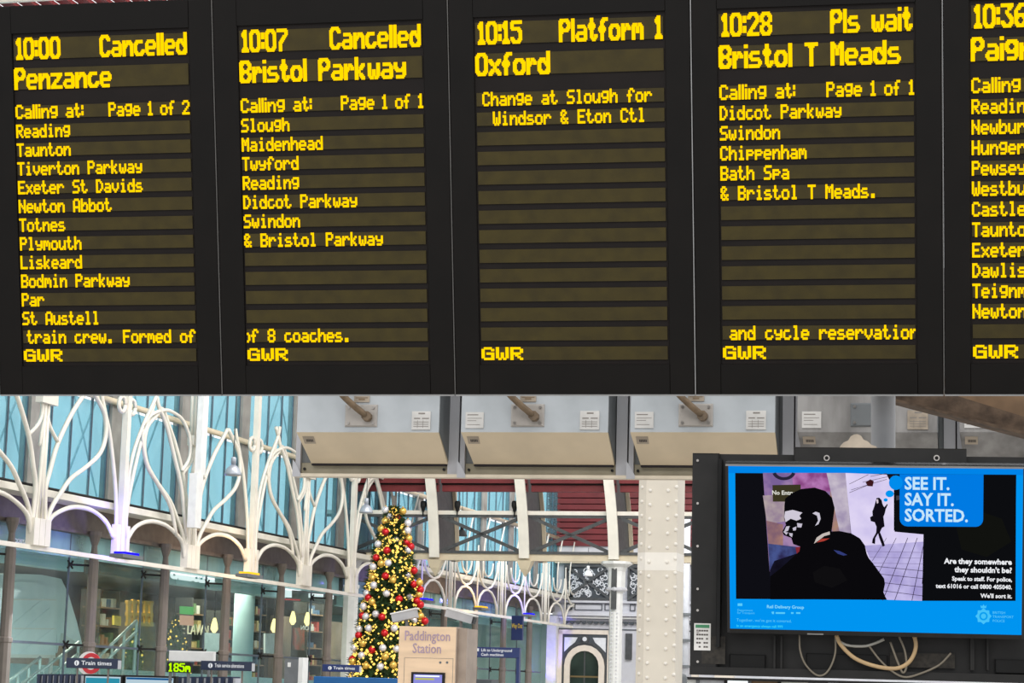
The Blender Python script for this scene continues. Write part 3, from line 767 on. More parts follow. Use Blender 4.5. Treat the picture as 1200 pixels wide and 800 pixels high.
# what lies behind the upper glass
at_ = thing('wall_atrium', STA, (FA-4, S0, 4.66), kind='structure')
MB().box(FA-8.2, FA-8.0, S0-6, S0+38, 4.7, 5.6).build('rear_parapet', M_tealw, at_)
MB().box(FA-5.2, FA-.5, S0-6, S0+38, 4.66, 4.70).build('mezzanine_floor', M_tealw, at_)
for k in range(-1, 13):
    s = S0+3*k
    mb = MB(); mb.cyl((FA-2.5, s, 4.7), (FA-2.5, s+2.9, 9.0), .022, 6); mb.cyl((FA-2.5, s+2.9, 4.7), (FA-2.5, s, 9.0), .018, 6)
    mb.build('brace', M_steelw, at_)
# shops behind the lower glass
sh = thing('wall_shops', STA, (FA-7, S0, 0), kind='structure')
MB().box(FA-8.2, FA-8, S0-8, S0+38, 0, 4.6).build('rear_wall', M_dwall, sh)
MB().box(FA-8.2, FA-.5, S0-8, S0+38, 4.45, 4.58).build('soffit', M_ceil, sh)
MB().box(FA-8.2, FA-.45, S0+37.8, S0+38, 0, 4.6).build('end_wall', M_tealw, sh)
for (s0, s1, a0, z0, z1, m) in ((3.5, 6.0, -6.5, 0, 4.0, M_dark), (9, 14.5, -6.0, 0, 3.9, M_dwall), (17, 24, -6, 0, 4.0, M_dwall), (25, 32, -5, 0, 4.0, M_dwall)):
    MB().box(FA+a0-.2, FA+a0, S0+s0, S0+s1, z0, z1).build('shop_partition', m, sh)
for k in range(12):
    MB().box(FA-1.2, FA-.9, S0-5+3.4*k, S0-2.3+3.4*k, 4.05+.0*k, 4.4).build('bulkhead', M_tealw if k % 3 else M_ceil, sh)

# ------------------------------------------------------------------ cream ironwork in front of the side wall
IO = 0.6
def iw(px, py): p = onf(px, py, IO); return (p.y-S0+.3, p.z)     # s measured from the first fan
D1 = lambda x, y: (x/4.445, 450+y/4.445)
D2 = lambda x, y: (180+x/4.445, 450+y/4.445)
half = [  # shapes between a fan (s=0) and the next narrow cluster (s=3)
 ('stem', [(53,628),D1(235,560),D1(260,450),D1(300,310),D1(370,160),D1(430,65),(104,452)], .05),
 ('stem', [D1(230,790),D1(260,660),D1(320,560),D1(370,490),D1(450,430),D1(520,360),D1(550,270),D1(545,160),D1(500,65),(106,452)], .05),
 ('arch', [D1(232,800),D1(245,740),D1(270,690),D1(335,652),D1(400,640),D1(480,658),D1(550,715),D1(590,800)], .05),
 ('stem', [D1(605,800),D1(602,560),D1(575,290),D1(550,160),D1(530,65),(117,452)], .045),
 ('stem', [D1(215,800),D1(218,620),D1(222,480),D1(228,300),D1(232,150),(54,452)], .035),
 ('hook', [(59,462),(56,484),D1(260,220),D1(300,300)], .04),
 ('hook', [(52,484),D1(240,250),D1(240,330)], .03),
]
half2 = [  # between the narrow cluster (s=3) and the next fan (s=6)
 ('stem', [D1(645,800),D1(655,560),D1(680,380),D1(735,220),D1(790,100),(182,462),(184,452)], .045),
 ('stem', [D1(735,235),D1(735,300),D1(760,430),D1(820,530),D1(880,640),(205,628)], .045),
 ('hoop', [D1(735,220),D1(780,160),D1(850,135),D2(100,150),D2(145,190),D2(180,280),D2(180,380),D2(140,450)], .045),
 ('stem', [(216,628),D2(140,560),D2(100,380),D2(60,220),D2(20,120),(182,466),(178,452)], .05),
]
def conv(L_): return [(n_, [iw(*p) for p in P], r_) for (n_, P, r_) in L_]
H1 = conv(half); H2 = conv(half2)
isc = thing('ironwork_screen', STA, (FA+IO, S0, 4.1), 'cream curved ironwork fans and arches in front of the glazed wall', 'ironwork')
for k in range(-1, 6):
    for (nm, P, r_) in H1 + H2:
        flip = k % 2 == 0
        for rep in ((k,) if True else ()):
            off = 3*k
            src = None
            # even bays run fan -> cluster, odd bays cluster -> fan; the mirrored copies fill both sides
            if (nm, P, r_) in [(a, b, c) for a, b, c in H1]:
                Q = [(s_, z_) for s_, z_ in P] if k % 2 == 0 else [(3-s_, z_) for s_, z_ in P]
            else:
                continue
            mb = MB(); mb.tube(spline([(FA+IO, S0-.3+off+s_, z_) for s_, z_ in Q], 4), r_*.78, 6)
            mb.build(nm, M_cream, isc, True)
    if k % 2 == 1 or k == -1:
        for (nm, P, r_) in H2:
            if k == -1: continue
            mb = MB(); mb.tube(spline([(FA+IO+.03, S0-.3+3*(k-1)+s_, z_) for s_, z_ in P], 4), r_*.74, 6)
            mb.build(nm, M_cream, isc, True)
for k in range(-1, 6):
    y_ = S0-.3+3*k
    if k % 2 == 0:      # fan base block and waist clamp
        mb = MB()
        for q in (-1, 0, 1): mb.box(FA+IO-.06, FA+IO+.08, y_+q*.19-.09, y_+q*.19+.09, 4.2, 4.62)
        mb.build('fan_base', M_cream, isc)
        mb = MB().cyl((FA+IO, y_-.04, 4.5), (FA+IO, y_+.0, 6.6), .032, 8).cyl((FA+IO, y_+.07, 4.5), (FA+IO, y_+.11, 6.6), .032, 8); mb.build('centre_stem', M_cream, isc, True)
        MB().box(FA+IO-.05, FA+IO+.08, y_-.25, y_+.28, 6.42, 6.6).build('clamp', M_cream, isc)
        mb = MB()
        for q in (-.2, -.07, .08, .22): mb.cyl((FA+IO, y_+q, 6.55), (FA+IO, y_+q*1.2, 7.6), .032, 6)
        mb.build('upper_stem', M_cream, isc, True)
    else:
        MB().box(FA+IO-.05, FA+IO+.05, y_-.05, y_+.09, 4.2, 7.9).build('cluster_post', M_cream, isc)
        for q in (-.17, .2): MB().box(FA+IO-.05, FA+IO+.06, y_+q-.06, y_+q+.06, 4.2, 4.75).build('cluster_base', M_cream, isc)
        for q in (-.2, .2):
            c_ = [(FA+IO, y_+q+.13*math.cos(a_), 6.78+.13*math.sin(a_)) for a_ in [math.pi*j/6 for j in range(13)]]
            mb = MB(); mb.tube(c_, .035, 6); mb.build('scroll', M_cream, isc, True)
        for q in (-1, 1):
            P = [(FA+IO, y_+q*(.1+.0), 6.9), (FA+IO, y_+q*.6, 7.0), (FA+IO, y_+q*1.3, 6.45), (FA+IO, y_+q*1.45, 6.2)]
for q, k in enumerate(range(1, 6, 2)):
    pass
MB().box(FA+IO-.03, FA+IO+.03, S0-4, S0+36, 4.13, 4.20).build('bottom_rail', M_cream, isc)
# shallower tracery on the far part of the wall
for k in range(4):
    s = 17.6+5*k
    for j in range(2):
        y_ = S0+s+.3+2.1*j
        mb = MB(); mb.tube([(FA+IO, y_+1+1.0*math.cos(a_), 4.2+.62*math.sin(a_)) for a_ in [math.pi*q/8 for q in range(9)]], .032, 6); mb.build('arch', M_cream, isc, True)
        mb = MB(); mb.tube([(FA+IO, y_+1+1.0*math.cos(a_), 5.6-.75*math.sin(a_)) for a_ in [math.pi*q/8 for q in range(9)]], .032, 6); mb.build('swag', M_cream, isc, True)
        mb = MB(); mb.tube([(FA+IO, y_+1+.5*math.cos(a_), 5.55-.38*math.sin(a_)) for a_ in [math.pi*q/8 for q in range(9)]], .026, 6); mb.build('swag', M_cream, isc, True)
    for q in (-.1, .25, 2.4, 4.5, 4.75, 5.0):
        mb = MB(); mb.cyl((FA+IO, S0+s+q, 4.2), (FA+IO, S0+s+q, 5.95), .022, 6); mb.build('upright', M_cream, isc, True)
    for q in range(3):
        P = [(FA+IO, S0+s+1.3+1.6*q, 5.1), (FA+IO, S0+s+1.4+1.6*q, 6.0), (FA+IO, S0+s+1.9+1.6*q, 6.8)]
        mb = MB(); mb.tube(spline(P, 4), .022, 6); mb.build('stem', M_cream, isc, True)

# white downpipe box fixed to the ironwork
p0 = onf(231, 540, IO+.2)
MB_ = thing('downpipe', STA, (FA+IO+.2, p0.y, 4.9), 'bright white square downpipe beside the second iron fan', 'downpipe')
z0 = onf(229, 619, IO+.2).z; z1 = onf(229, 555, IO+.2).z
MB().box(FA+IO+.15, FA+IO+.3, p0.y-.20, p0.y+.08, z0, z1).build('lower_box', M_white, MB_)
MB().box(FA+IO+.17, FA+IO+.28, p0.y-.02, p0.y+.22, z1, z1+2.4).build('upper_pipe', M_white, MB_)

# ------------------------------------------------------------------ ceiling over the side wall, red boards and ribs
ce = thing('ceiling', STA, (FA, S0, 13), kind='structure')
for k in range(34):
    MB().box(FA-1+.42*k*.5, FA-1+.42*k*.5+.22, S0-10, S0+37, 13+.16*k*.5, 13.06+.16*k*.5).build('roof_board', M_red, ce)
for k in range(12):
    MB().box(FA-1, FA+6, S0-4+1.6*k, S0-3.92+1.6*k, 12.85, 12.95).build('roof_rib', M_cream, ce)

# ================================================================== ROOF TRUSS
TB = 48.4
tr = thing('roof_truss', STA, (-12.5, TB, 5.1), 'cream and dark iron cross-braced truss spanning in front of the far wall', 'truss')
MB().box(-17.3, -4, TB-.08, TB+.15, 5.05, 5.20).build('bottom_chord', M_creamd, tr)
MB().box(-17.3, -4, TB-.12, TB+.17, 5.20, 5.26).build('bottom_flange', M_irond, tr)
MB().box(-17.3, -4, TB-.06, TB+.04, 6.08, 6.17).build('top_chord', M_cream, tr)
MB().box(-17.3, -4, TB-.04, TB+.06, 6.02, 6.08).build('top_flange', M_irond, tr)
ribs = [-16.75, -14.6, -12.5, -10.45, -8.4, -6.3, -4.3]
for i, a in enumerate(ribs):
    # arched rib: bends left with height, front flange cream, webs dark, second flange behind
    def edge(z): return a - .035*(z-5.1) - .055*(z-5.1)**2*.55
    zs_ = [5.1+.35*k for k in range(9)]
    L_ = [(edge(z)-.115, z) for z in zs_]; Rr = [(edge(z)+.115, z) for z in zs_]
    MB().poly(L_ + Rr[::-1], TB-.22, TB-.16).build('rib_flange', M_cream, tr)
    mb = MB().poly([(x+.105, z) for x, z in L_] + [(x-.105+.0, z) for x, z in Rr[::-1]], TB-.16, TB+1.5)
    # web runs back along the hall
    mb.build('rib_web', M_irond, tr)
    MB().poly([(x+.02, z) for x, z in L_] + [(x-.02, z) for x, z in Rr[::-1]], TB+1.5, TB+1.56).build('rear_flange', M_creamd, tr)
    if i < len(ribs)-1:
        b = ribs[i+1]
        for (p, q) in (((a+.12, 6.02), (b-.14, 5.26)), ((a+.12, 5.26), (b-.14, 6.02))):
            d_ = Vector((q[0]-p[0], 0, q[1]-p[1])).normalized(); n_ = Vector((-d_.z, 0, d_.x))*.038
            mb = MB().poly([(p[0]+n_.x, p[1]+n_.z), (q[0]+n_.x, q[1]+n_.z), (q[0]-n_.x, q[1]-n_.z), (p[0]-n_.x, p[1]-n_.z)], TB-.03, TB+.03)
            mb.build('brace', M_irond, tr)
        MB().box(a+.05, b-.05, TB+.1, TB+.25, 6.62, 6.80).build('purlin', M_red, tr)
        MB().box(a+.05, b-.05, TB-.02, TB+.2, 6.80, 7.9).build('red_board', M_red, tr)
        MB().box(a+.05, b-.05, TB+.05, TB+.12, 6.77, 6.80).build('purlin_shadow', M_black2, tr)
    if i in (1, 2):
        MB().add([(a-.17,TB-.2,5.05),(a+.17,TB-.2,5.05),(a+.17,TB+.1,5.05),(a-.17,TB+.1,5.05),(a-.1,TB-.15,4.86),(a+.1,TB-.15,4.86),(a+.1,TB+.05,4.86),(a-.1,TB+.05,4.86),(a,TB-.05,4.68)],
                 [(0,3,2,1),(0,1,5,4),(1,2,6,5),(2,3,7,6),(3,0,4,7),(4,5,8),(5,6,8),(6,7,8),(7,4,8)]).build('pendant_drop', M_creamd, tr)
# column carrying the truss, with flared head
def column(a, lab, wd=.30, fancy=True):
    t = thing('iron_column', STA, (a, TB, 0), lab, 'column')
    n = 8
    MB().lathe([(wd*.5, 0), (wd*.5, 4.36), (wd*.56, 4.4), (wd*.56, 4.46)], (a, TB, 0), 8).build('shaft', M_white, t)
    if fancy:
        MB().lathe([(.20, 4.46), (.20, 4.84), (.24, 4.93), (.36, 5.0), (.36, 5.06)], (a, TB, 0), 8).build('capital', M_white, t)
        MB().box(a-.07, a+.05, TB-.215, TB-.19, 4.0, 4.9).build('dark_recess', M_irond, t)
        MB().lathe([(.22, 4.40), (.25, 4.43), (.25, 4.46), (.22, 4.49)], (a, TB, 0), 8).build('collar', M_lav, t)
        rv = MB()
        for k in range(24):
            for q in (-.06, .06): rv.box(a+q-.012, a+q+.012, TB-wd*.5-.012, TB-wd*.5+.02, 2.0+.083*k, 2.025+.083*k)
        rv.build('rivets', M_lav, t)['kind'] = 'stuff'
    else:
        MB().lathe([(.17, 4.46), (.17, 4.86), (.26, 5.0), (.26, 5.05)], (a, TB, 0), 8).build('capital', M_lav, t)
        MB().box(a-.24, a-.17, TB-.16, TB-.10, 4.3, 4.9).build('dark_bracket', M_irond, t)
    return t
column(-10.42, 'white octagonal iron column with flared head left of the riveted pillar')
column(-16.62, 'white column with plain head standing left of the Christmas tree', .36, False)

# ================================================================== END WALL
EB = 68.0
def we(px, py): p = onb(px, py, EB); return (p.x, p.z)
ew = thing('wall_end', STA, (-12, EB, 0), kind='structure')
MB().box(-16.6, 6, EB, EB+.4, 0, 5.0).build('masonry', M_lav, ew)
MB().box(-16.6, 6, EB+.1, EB+.4, 5.0, 6.7).build('upper_masonry', M_lav, ew)
MB().box(-16.6, 6, EB-.15, EB+.1, 6.15, 6.5).build('head_band', M_creamd, ew)
for k in range(22):
    MB().box(-16.9, 6, EB+.02*(k % 2), EB+.2, 6.7+.19*k, 6.7+.19*k+.16).build('red_board', M_red, ew)
MB().box(-16.9, 6, EB+.2, EB+.25, 6.5, 11).build('red_backing', M_red, ew)
for a in (-13.9, -11.3, -8.7): MB().box(a-.03, a+.03, EB-.08, EB, 6.7, 10.5).build('red_wall_batten', M_lav, ew)
MB().box(-16.6, 6, EB-.12, EB, 4.93, 5.02).build('cornice', M_lav, ew)
MB().box(-16.6, 6, EB-.28, EB, 4.52, 4.62).build('cornice', M_lav, ew)
MB().box(-16.6, 6, EB-.18, EB, 4.44, 4.50).build('cornice', M_white, ew)
# scalloped fringe
for k in range(56):
    a = -16.2+.19*k; r_ = .09
    MB().poly([(a+r_*math.cos(q), 4.36-.10*math.sin(q)) for q in [math.pi*j/6 for j in range(7)]], EB-.12, EB-.06).build('scallop', M_slate, ew)
MB().box(-16.6, 6, EB-.03, EB, 4.10, 4.13).build('string_course', M_slate, ew)
for k in range(4):
    a = -16.27+2.03*k
    # framed grille with filigree and cross
    g_ = MB(); g_.box(a, a+1.48, EB-.05, EB+.1, 5.02, 6.1).build('grille_backing', M_slate, ew)
    fr_ = MB(); 
    for (x0, x1, z0, z1) in ((a-.02,a+.05,5.0,6.12),(a+1.43,a+1.5,5.0,6.12),(a,a+1.48,5.0,5.09),(a,a+1.48,6.03,6.12)): fr_.box(x0, x1, EB-.14, EB-.05, z0, z1)
    for (p, q) in (((a,5.05),(a+1.48,6.08)), ((a,6.08),(a+1.48,5.05))):
        d_ = Vector((q[0]-p[0], 0, q[1]-p[1])).normalized(); n_ = Vector((-d_.z, 0, d_.x))*.04
        fr_.poly([(p[0]+n_.x, p[1]+n_.z), (q[0]+n_.x, q[1]+n_.z), (q[0]-n_.x, q[1]-n_.z), (p[0]-n_.x, p[1]-n_.z)], EB-.16, EB-.08)
    fr_.build('grille_frame', M_irond, ew)
    fl = MB()
    for q in range(70):
        cx_ = a+.13+1.22*random.random(); cz_ = 5.16+.80*random.random(); r_ = .04+.07*random.random(); ph = random.random()*6.28; sp = 3.6+random.random()*2.2
        fl.tube([(cx_+r_*math.cos(ph+sp*j/7)*(1-.05*j), EB-.075, cz_+r_*math.sin(ph+sp*j/7)*(1-.05*j)) for j in range(8)], .019, 4, False)
    o = fl.build('filigree', M_fil, ew); o['kind'] = 'stuff'
    # little framed panels of the frieze
    for (x0, x1) in ((a+.05, a+.22), (a+.32, a+1.2), (a+1.28, a+1.45)):
        pm = MB()
        for (u0, u1, z0, z1) in ((x0,x1,4.88,4.90),(x0,x1,4.70,4.72),(x0,x0+.02,4.7,4.9),(x1-.02,x1,4.7,4.9)): pm.box(u0, u1, EB-.05, EB, z0, z1)
        pm.build('frieze_panel', M_slate, ew)
# arched opening
def arch_pts(cx, w_, z0, zs, n=10): return [(cx-w_, z0)] + [(cx-w_*math.cos(math.pi*j/n), zs+w_*math.sin(math.pi*j/n)) for j in range(n+1)] + [(cx+w_, z0)]
def ringy(mb, cx, wo, wi, z0, zs, y0, y1):
    O = arch_pts(cx, wo, z0, zs); I = arch_pts(cx, wi, z0, zs); n = len(O)
    for j in range(n-1):
        q = [O[j], O[j+1], I[j+1], I[j]]
        mb.poly(q, y0, y1)
ac = -15.585
dn = thing('door_1', STA, (ac, EB, 0), kind='structure')
sur = MB(); sur.box(ac-.86, ac-.72, EB-.10, EB, 0, 4.08).box(ac+.72, ac+.86, EB-.10, EB, 0, 4.08).box(ac-.86, ac+.86, EB-.10, EB, 3.95, 4.08)
sur.build('outer_surround', M_wcream, dn)
MB().box(ac-.72, ac+.72, EB-.06, EB, 0, 3.95).build('slate_panel', M_slate, dn)
mb = MB(); ringy(mb, ac, .64, .46, 0, 2.98, EB-.14, EB-.06); mb.build('arch_ring', M_wcream, dn)
mb = MB(); ringy(mb, ac, .72, .66, 0, 3.0, EB-.10, EB-.06); mb.build('slate_moulding', M_irond, dn)
for s_ in (-1, 1):
    MB().poly([(ac+s_*.66, 3.85), (ac+s_*.24, 3.85), (ac+s_*.32, 3.70), (ac+s_*.50, 3.56), (ac+s_*.66, 3.40)], EB-.075, EB-.06).build('spandrel', M_fil, dn)
MB().tube([(ac, EB-.06, 3.80), (ac, EB-.12, 3.80)], .13, 14).build('roundel', M_irond, dn)
MB().tube([(ac, EB-.12, 3.80), (ac, EB-.15, 3.80)], .07, 12).build('boss', M_fil, dn)
MB().poly(arch_pts(ac, .46, 0, 2.98), EB-.07, EB-.063).build('fanlight_glass', mat('dark_door_glass', (44, 58, 52), .15, var=.3, scale=1.5), dn)
MB().box(ac-.46, ac+.46, EB-.09, EB-.06, 2.62, 2.67).build('transom', mat('transom_brass', (120, 100, 60), .5), dn)
MB().box(ac-.02, ac+.02, EB-.085, EB-.06, 0, 3.44).build('glazing_bar', M_irond, dn)
# white pilaster at the corner washed by a blue lamp
MB().box(-16.75, -16.45, EB-.35, EB-.0, 0, 4.5).build('corner_pilaster', M_white, ew)
MB().box(-12.2, -12.0, EB-.2, EB, 0, 4.1).build('pilaster_strip', M_wcream, ew)
MB().box(-14.3, -14.1, EB-.1, EB, 3.2, 4.0).build('dark_slot', M_irond, ew)
MB().box(-13.9, -12.4, EB-.1, EB, 0, 3.5).build('pale_panel', M_wcream, ew)
MB().box(-11.5, -10.9, EB-.1, EB, 0, 4.0).build('pale_panel', M_wcream, ew)
# thin pipe column at the right of the pillar
p = onb(803, 700, 60)
t = thing('service_pipe', STA, (p.x, 60, 0), 'thin pale pipe column between riveted pillar and monitor', 'pipe')
MB().cyl((p.x, 60, 0), (p.x, 60, 7), .12, 10).build('shaft', M_polew, t, True)
for z_ in (2.9, 3.6, 4.3): MB().cyl((p.x, 60, z_), (p.x, 60, z_+.07), .17, 10).build('pipe_clamp', M_cside, t)

# ================================================================== LAMPS AND FLOODLIGHTS
def dome(px, py, b, r, lab, m=M_tube, stem=1.5, name='pendant_lamp'):
    p = onb(px, py, b)
    t = thing(name, STA, (p.x, p.y, p.z), lab, 'lamp', 'dome pendant lamps under the roof')
    MB().lathe([(r, 0), (r*.98, .25*r), (r*.8, .75*r), (r*.5, 1.1*r), (r*.3, 1.25*r)], p, 16).build('shade', m, t, True)
    MB().lathe([(r*.32, 1.25*r), (r*.32, 2.1*r), (r*.2, 2.2*r)], p, 10).build('gear_box', m, t, True)
    MB().cyl((p.x, p.y, p.z+2.2*r), (p.x, p.y, p.z+2.2*r+stem), r*.06, 5).build('suspension_cable', M_irond, t)
    MB().lathe([(r*.6, .02), (r*.6, .1*r)], p, 12).build('lens', M_white, t)
dome(273, 557, 33, .135, 'grey dome pendant lamp hanging before the left ironwork')
dome(429, 601, 40, .13, 'grey dome pendant lamp hanging at upper left of the Christmas tree')
dome(541, 628, 50.5, .13, 'dark dome pendant lamp behind the truss bracing', M_irond)
dome(479, 660, 56, .12, 'small pale dome lamp right of the Christmas tree') if False else None
dome(689, 675, 60, .13, 'small white dome lamp before the iron grille of the end wall', M_white, .5)
def spot(px, py, b, lab):
    p = onb(px, py, b)
    t = thing('spotlight', STA, (p.x, p.y, p.z), None, 'spotlight', 'small black spotlights on the truss top chord')
    t['label'] = lab
    MB().lathe([(.03, 0), (.05, .07), (.07, .12), (.07, .2), (.05, .24)], (p.x, p.y, p.z-.1), 10).build('head', M_black, t)
    MB().cyl((p.x, p.y, p.z-.2), (p.x, p.y, p.z-.1), .015, 5).build('stem', M_black, t)
for q, n_ in (((496, 594), 'leftmost black spotlight standing on the truss top chord'), ((503, 595), 'black spotlight immediately beside the leftmost one on the truss'), ((603, 594), 'rightmost black spotlight standing on the truss top chord'), ((536, 594), 'lone black spotlight just right of the second truss rib')): spot(*q, TB-.1, n_)
def flood(px, py, m, colr, pw, lab, side=0):
    p = onf(px, py, IO+.35)
    t = thing('uplight', STA, (p.x, p.y, p.z), lab, 'uplight', 'coloured uplights along the ironwork rail')
    MB().box(p.x-.10, p.x+.14, p.y-.4, p.y+.4, p.z-.06, p.z+.0).build('housing', M_cside, t)
    MB().box(p.x-.08, p.x+.12, p.y-.28, p.y+.28, p.z+.0, p.z+.04).build('lens', m, t)
    l = bpy.data.lights.new('uplight_lamp', 'POINT'); l.energy = pw*.07; l.color = colr; l.shadow_soft_size = .06
    o = bpy.data.objects.new('uplight_lamp', l); o.parent = t; o.location = (.02, 0, .35); col.objects.link(o)
flood(147, 650, E_blue, (.2, .15, 1), 500, 'blue uplight nearest the left edge on the white rail')
flood(291, 673, E_orange, (1, .6, .3), 300, 'orange uplight left of the Christmas tree')
flood(498, 703, E_blue, (.2, .15, 1), 500, 'blue uplight just right of the Christmas tree')
flood(563, 712, E_orange, (1, .6, .3), 350, 'orange uplight above the blue direction sign')
flood(619, 720, E_blue, (.2, .15, 1), 600, 'blue uplight over the vertical way out sign')
l = bpy.data.lights.new('blue_wall_washer', 'SPOT'); l.energy = 400; l.color = (.15, .12, 1); l.spot_size = R(24); l.shadow_soft_size = .1
o = bpy.data.objects.new('blue_wall_washer', l); o.matrix_world = STA @ Matrix.Translation((-16.55, EB-1.0, 1.6)) @ Matrix.Rotation(R(158), 4, 'X'); col.objects.link(o)

# ================================================================== CHRISTMAS TREES
def xmas(cx, cy, z0, z1, rb, nleaf, nlight, label, cat_group, balls, lr=.025):
    t = thing('christmas_tree', STA, (cx, cy, 0), label, 'christmas tree')
    H = z1-z0
    rad = lambda z: rb*max(0, 1-(z-z0)/H)**.62*(.94+.06*math.sin(z*17))
    MB().lathe([(rb*.86, z0)] + [(.86*rad(z0+H*q/12), z0+H*q/12) for q in range(1, 12)] + [(.02, z1-.02)], (cx, cy, 0), 18).build('inner_foliage', M_leaf, t)
    MB().cyl((cx, cy, 0), (cx, cy, z0+.1), .09, 10).build('trunk', M_brown, t)
    f = MB()
    for q in range(nleaf):
        z = z0+H*(1-(1-random.random())**.6) if False else z0+H*random.random()**1.25
        a = random.random()*6.283; r_ = rad(z)*(.82+.2*random.random()); L_ = .11*rb/.9+.05*random.random()
        c = Vector((cx+r_*math.cos(a), cy+r_*math.sin(a), z)); d_ = Vector((math.cos(a), math.sin(a), random.uniform(-.5, .45))).normalized()
        s_ = d_.cross(Vector((random.random()-.5, random.random()-.5, random.random()))).normalized()*.026
        f.add([c-s_-d_*.05, c+s_-d_*.05, c+d_*L_], [(0, 1, 2)])
    f.build('needles', M_leaf, t)['kind'] = 'stuff'
    lt = MB()
    for q in range(nlight):
        z = z0+H*random.random()**1.3; a = random.random()*6.283; r_ = rad(z)*(.97+.12*random.random())
        c = (cx+r_*math.cos(a), cy+r_*math.sin(a), z); e_ = lr*(.7+.7*random.random())
        lt.add([(c[0]+e_,c[1],c[2]),(c[0],c[1]+e_,c[2]),(c[0]-e_,c[1],c[2]),(c[0],c[1]-e_,c[2]),(c[0],c[1],c[2]+e_),(c[0],c[1],c[2]-e_)],
               [(0,1,4),(1,2,4),(2,3,4),(3,0,4),(1,0,5),(2,1,5),(3,2,5),(0,3,5)])
    lt.build('fairy_lights', E_fairy, t)['kind'] = 'stuff'
    return rad
TX, TY = -13.9, 43.0
rad = xmas(TX, TY, 2.05, 5.80, .86, 11000, 1800, 'tall Christmas tree covered in fairy lights and baubles', None, True)
# baubles, each hung on its own hook; positions read from the tree
protos = {}
def bauble(kind, px, py, r):
    # lies on the cone surface facing the viewer
    p = onb(px, py, TY-.6)
    rr = rad(p.z); dx = max(-rr*1.02, min(rr*1.02, p.x-TX)); 
    y_ = TY - math.sqrt(max(0.0004, (rr*1.08)**2-dx*dx))
    p = onb(px, py, y_)
    m, nm = {'r': (M_bred, 'red'), 'g': (M_bgold, 'gold'), 's': (M_bsil, 'silver')}[kind]
    if kind not in protos:
        t = thing('bauble', STA, p, 'shiny %s bauble hanging on the tall Christmas tree' % nm, 'bauble', '%s baubles on the Christmas tree' % nm)
        MB().ball(p, .075, 12).build('ball', m, t, True)
        MB().cyl((p.x, p.y, p.z+.07), (p.x, p.y, p.z+.09), .016, 8).build('cap', M_bgold, t)
        protos[kind] = t; t.scale = (r/.075,)*3
    else:
        s = protos[kind]; t = s.copy(); col.objects.link(t)
        t.matrix_world = STA @ Matrix.Translation(p) @ Matrix.Scale(r/.075, 4)
        for ch in s.children:
            c = ch.copy(); col.objects.link(c); c.parent = t
K1 = lambda x, y: (380+x/6.155, 550+y/6.155)
K2 = lambda x, y: (380+x/5.717, 660+y/5.717)
for (k, x, y) in (('s',443,292),('s',475,340),('r',527,345),('g',440,372),('s',603,385),('g',567,300),('g',410,427),('r',443,450),('g',572,455),('s',600,440),('s',517,508),('g',610,497),('r',592,525),('r',625,555),('s',388,538),('r',452,583),('s',603,580),('r',375,635),('r',556,636),('s',461,675),('g',410,676),('s',353,702),('r',649,728),('s',598,760),('g',345,776),('r',440,768),('g',495,795)):
    bauble(k, *K1(x, y), .078)
for (k, x, y) in (('r',410,84),('s',556,75),('g',458,112),('g',324,96),('r',600,140),('g',638,128),('s',332,146),('r',645,176),('s',417,201),('g',637,207),('r',295,230),('s',285,200),('r',502,238),('s',570,228),('r',620,250),('g',320,256),('s',262,288),('r',645,276),('s',345,338),('r',386,358),('s',279,356),('r',255,350),('g',645,352),('r',675,386),('s',600,380),('s',298,434),('s',235,440),('s',468,434),('r',404,466),('r',230,480),('g',258,535),('s',200,565),('r',320,578),('s',392,565),('s',484,572),('s',250,616),('g',408,624),('r',187,642),('g',280,684),('s',376,690),('g',462,680),('g',190,655),('g',560,320)):
    bauble(k, *K2(x, y), .078)
xp = onf(207, 735, -3.2)
xmas(xp.x, xp.y, 1.6, 3.6, .5, 1500, 160, 'small lit Christmas tree inside the glazed shops', None, False, .022)
xp = onf(158, 748, -3.4)
xmas(xp.x, xp.y, 1.2, 3.3, .42, 900, 110, 'small lit tree behind the stair rail inside the glazed shops', None, False, .022)

# ================================================================== INSIDE THE GLAZED SHOPS
def fl(px, py, off): p = onf(px, py, off); return (p.y, p.z)
def fpanel(mb, pts, off, th=.05):
    n = len(pts); P = [fl(*p, off) for p in pts]
    mb.add([(FA+off, y, z) for y, z in P]+[(FA+off-th, y, z) for y, z in P], [tuple(range(n)), tuple(range(2*n-1, n-1, -1))]+[(i, n+i, n+(i+1)%n, (i+1)%n) for i in range(n)])
    return mb
def inner(name, pts, off, m, lab, cat, th=.05, group=None):
    mb = fpanel(MB(), pts, off, th); y, z = fl(*pts[0], off)
    return solo(mb, name, m, STA, (FA+off, y, z), lab, cat, group)
# sheeted scaffold
y0, zt = fl(-15, 676, -2.2)
t = thing('sheeted_scaffold', STA, (FA-2.5, y0+2, 0), 'scaffold box wrapped in pale plastic sheeting inside the glass', 'scaffold')
fpanel(MB(), [(-15,681),(20,681),(40,682),(60,689),(67,702),(67,740),(65,769),(-15,768)], -2.2, 1.2).build('front_sheet', M_sheet, t)
fpanel(MB(), [(-15,673),(20,672),(48,673),(72,678),(80,695),(90,728),(97,757),(84,748),(72,741),(67,765),(67,702),(60,689),(40,682),(20,681),(-15,681)], -2.25, 1.2).build('hood_sheet', M_sheet, t)
for (ya, yb) in ((701, 704), (735, 738)):
    fpanel(MB(), [(-15,ya),(66,ya+1),(66,ya+2.4),(-15,ya+1.4)], -2.18, .02).build('tape_strip', M_white, t)
for (p, q) in (((2,760),(58,712)), ((4,740),(52,700)), ((22,766),(64,735))):
    fpanel(MB(), [p, q, (q[0]+1.2,q[1]+1), (p[0]+1.2,p[1]+1)], -2.19, .015).build('sheet_fold', M_sheet, t)
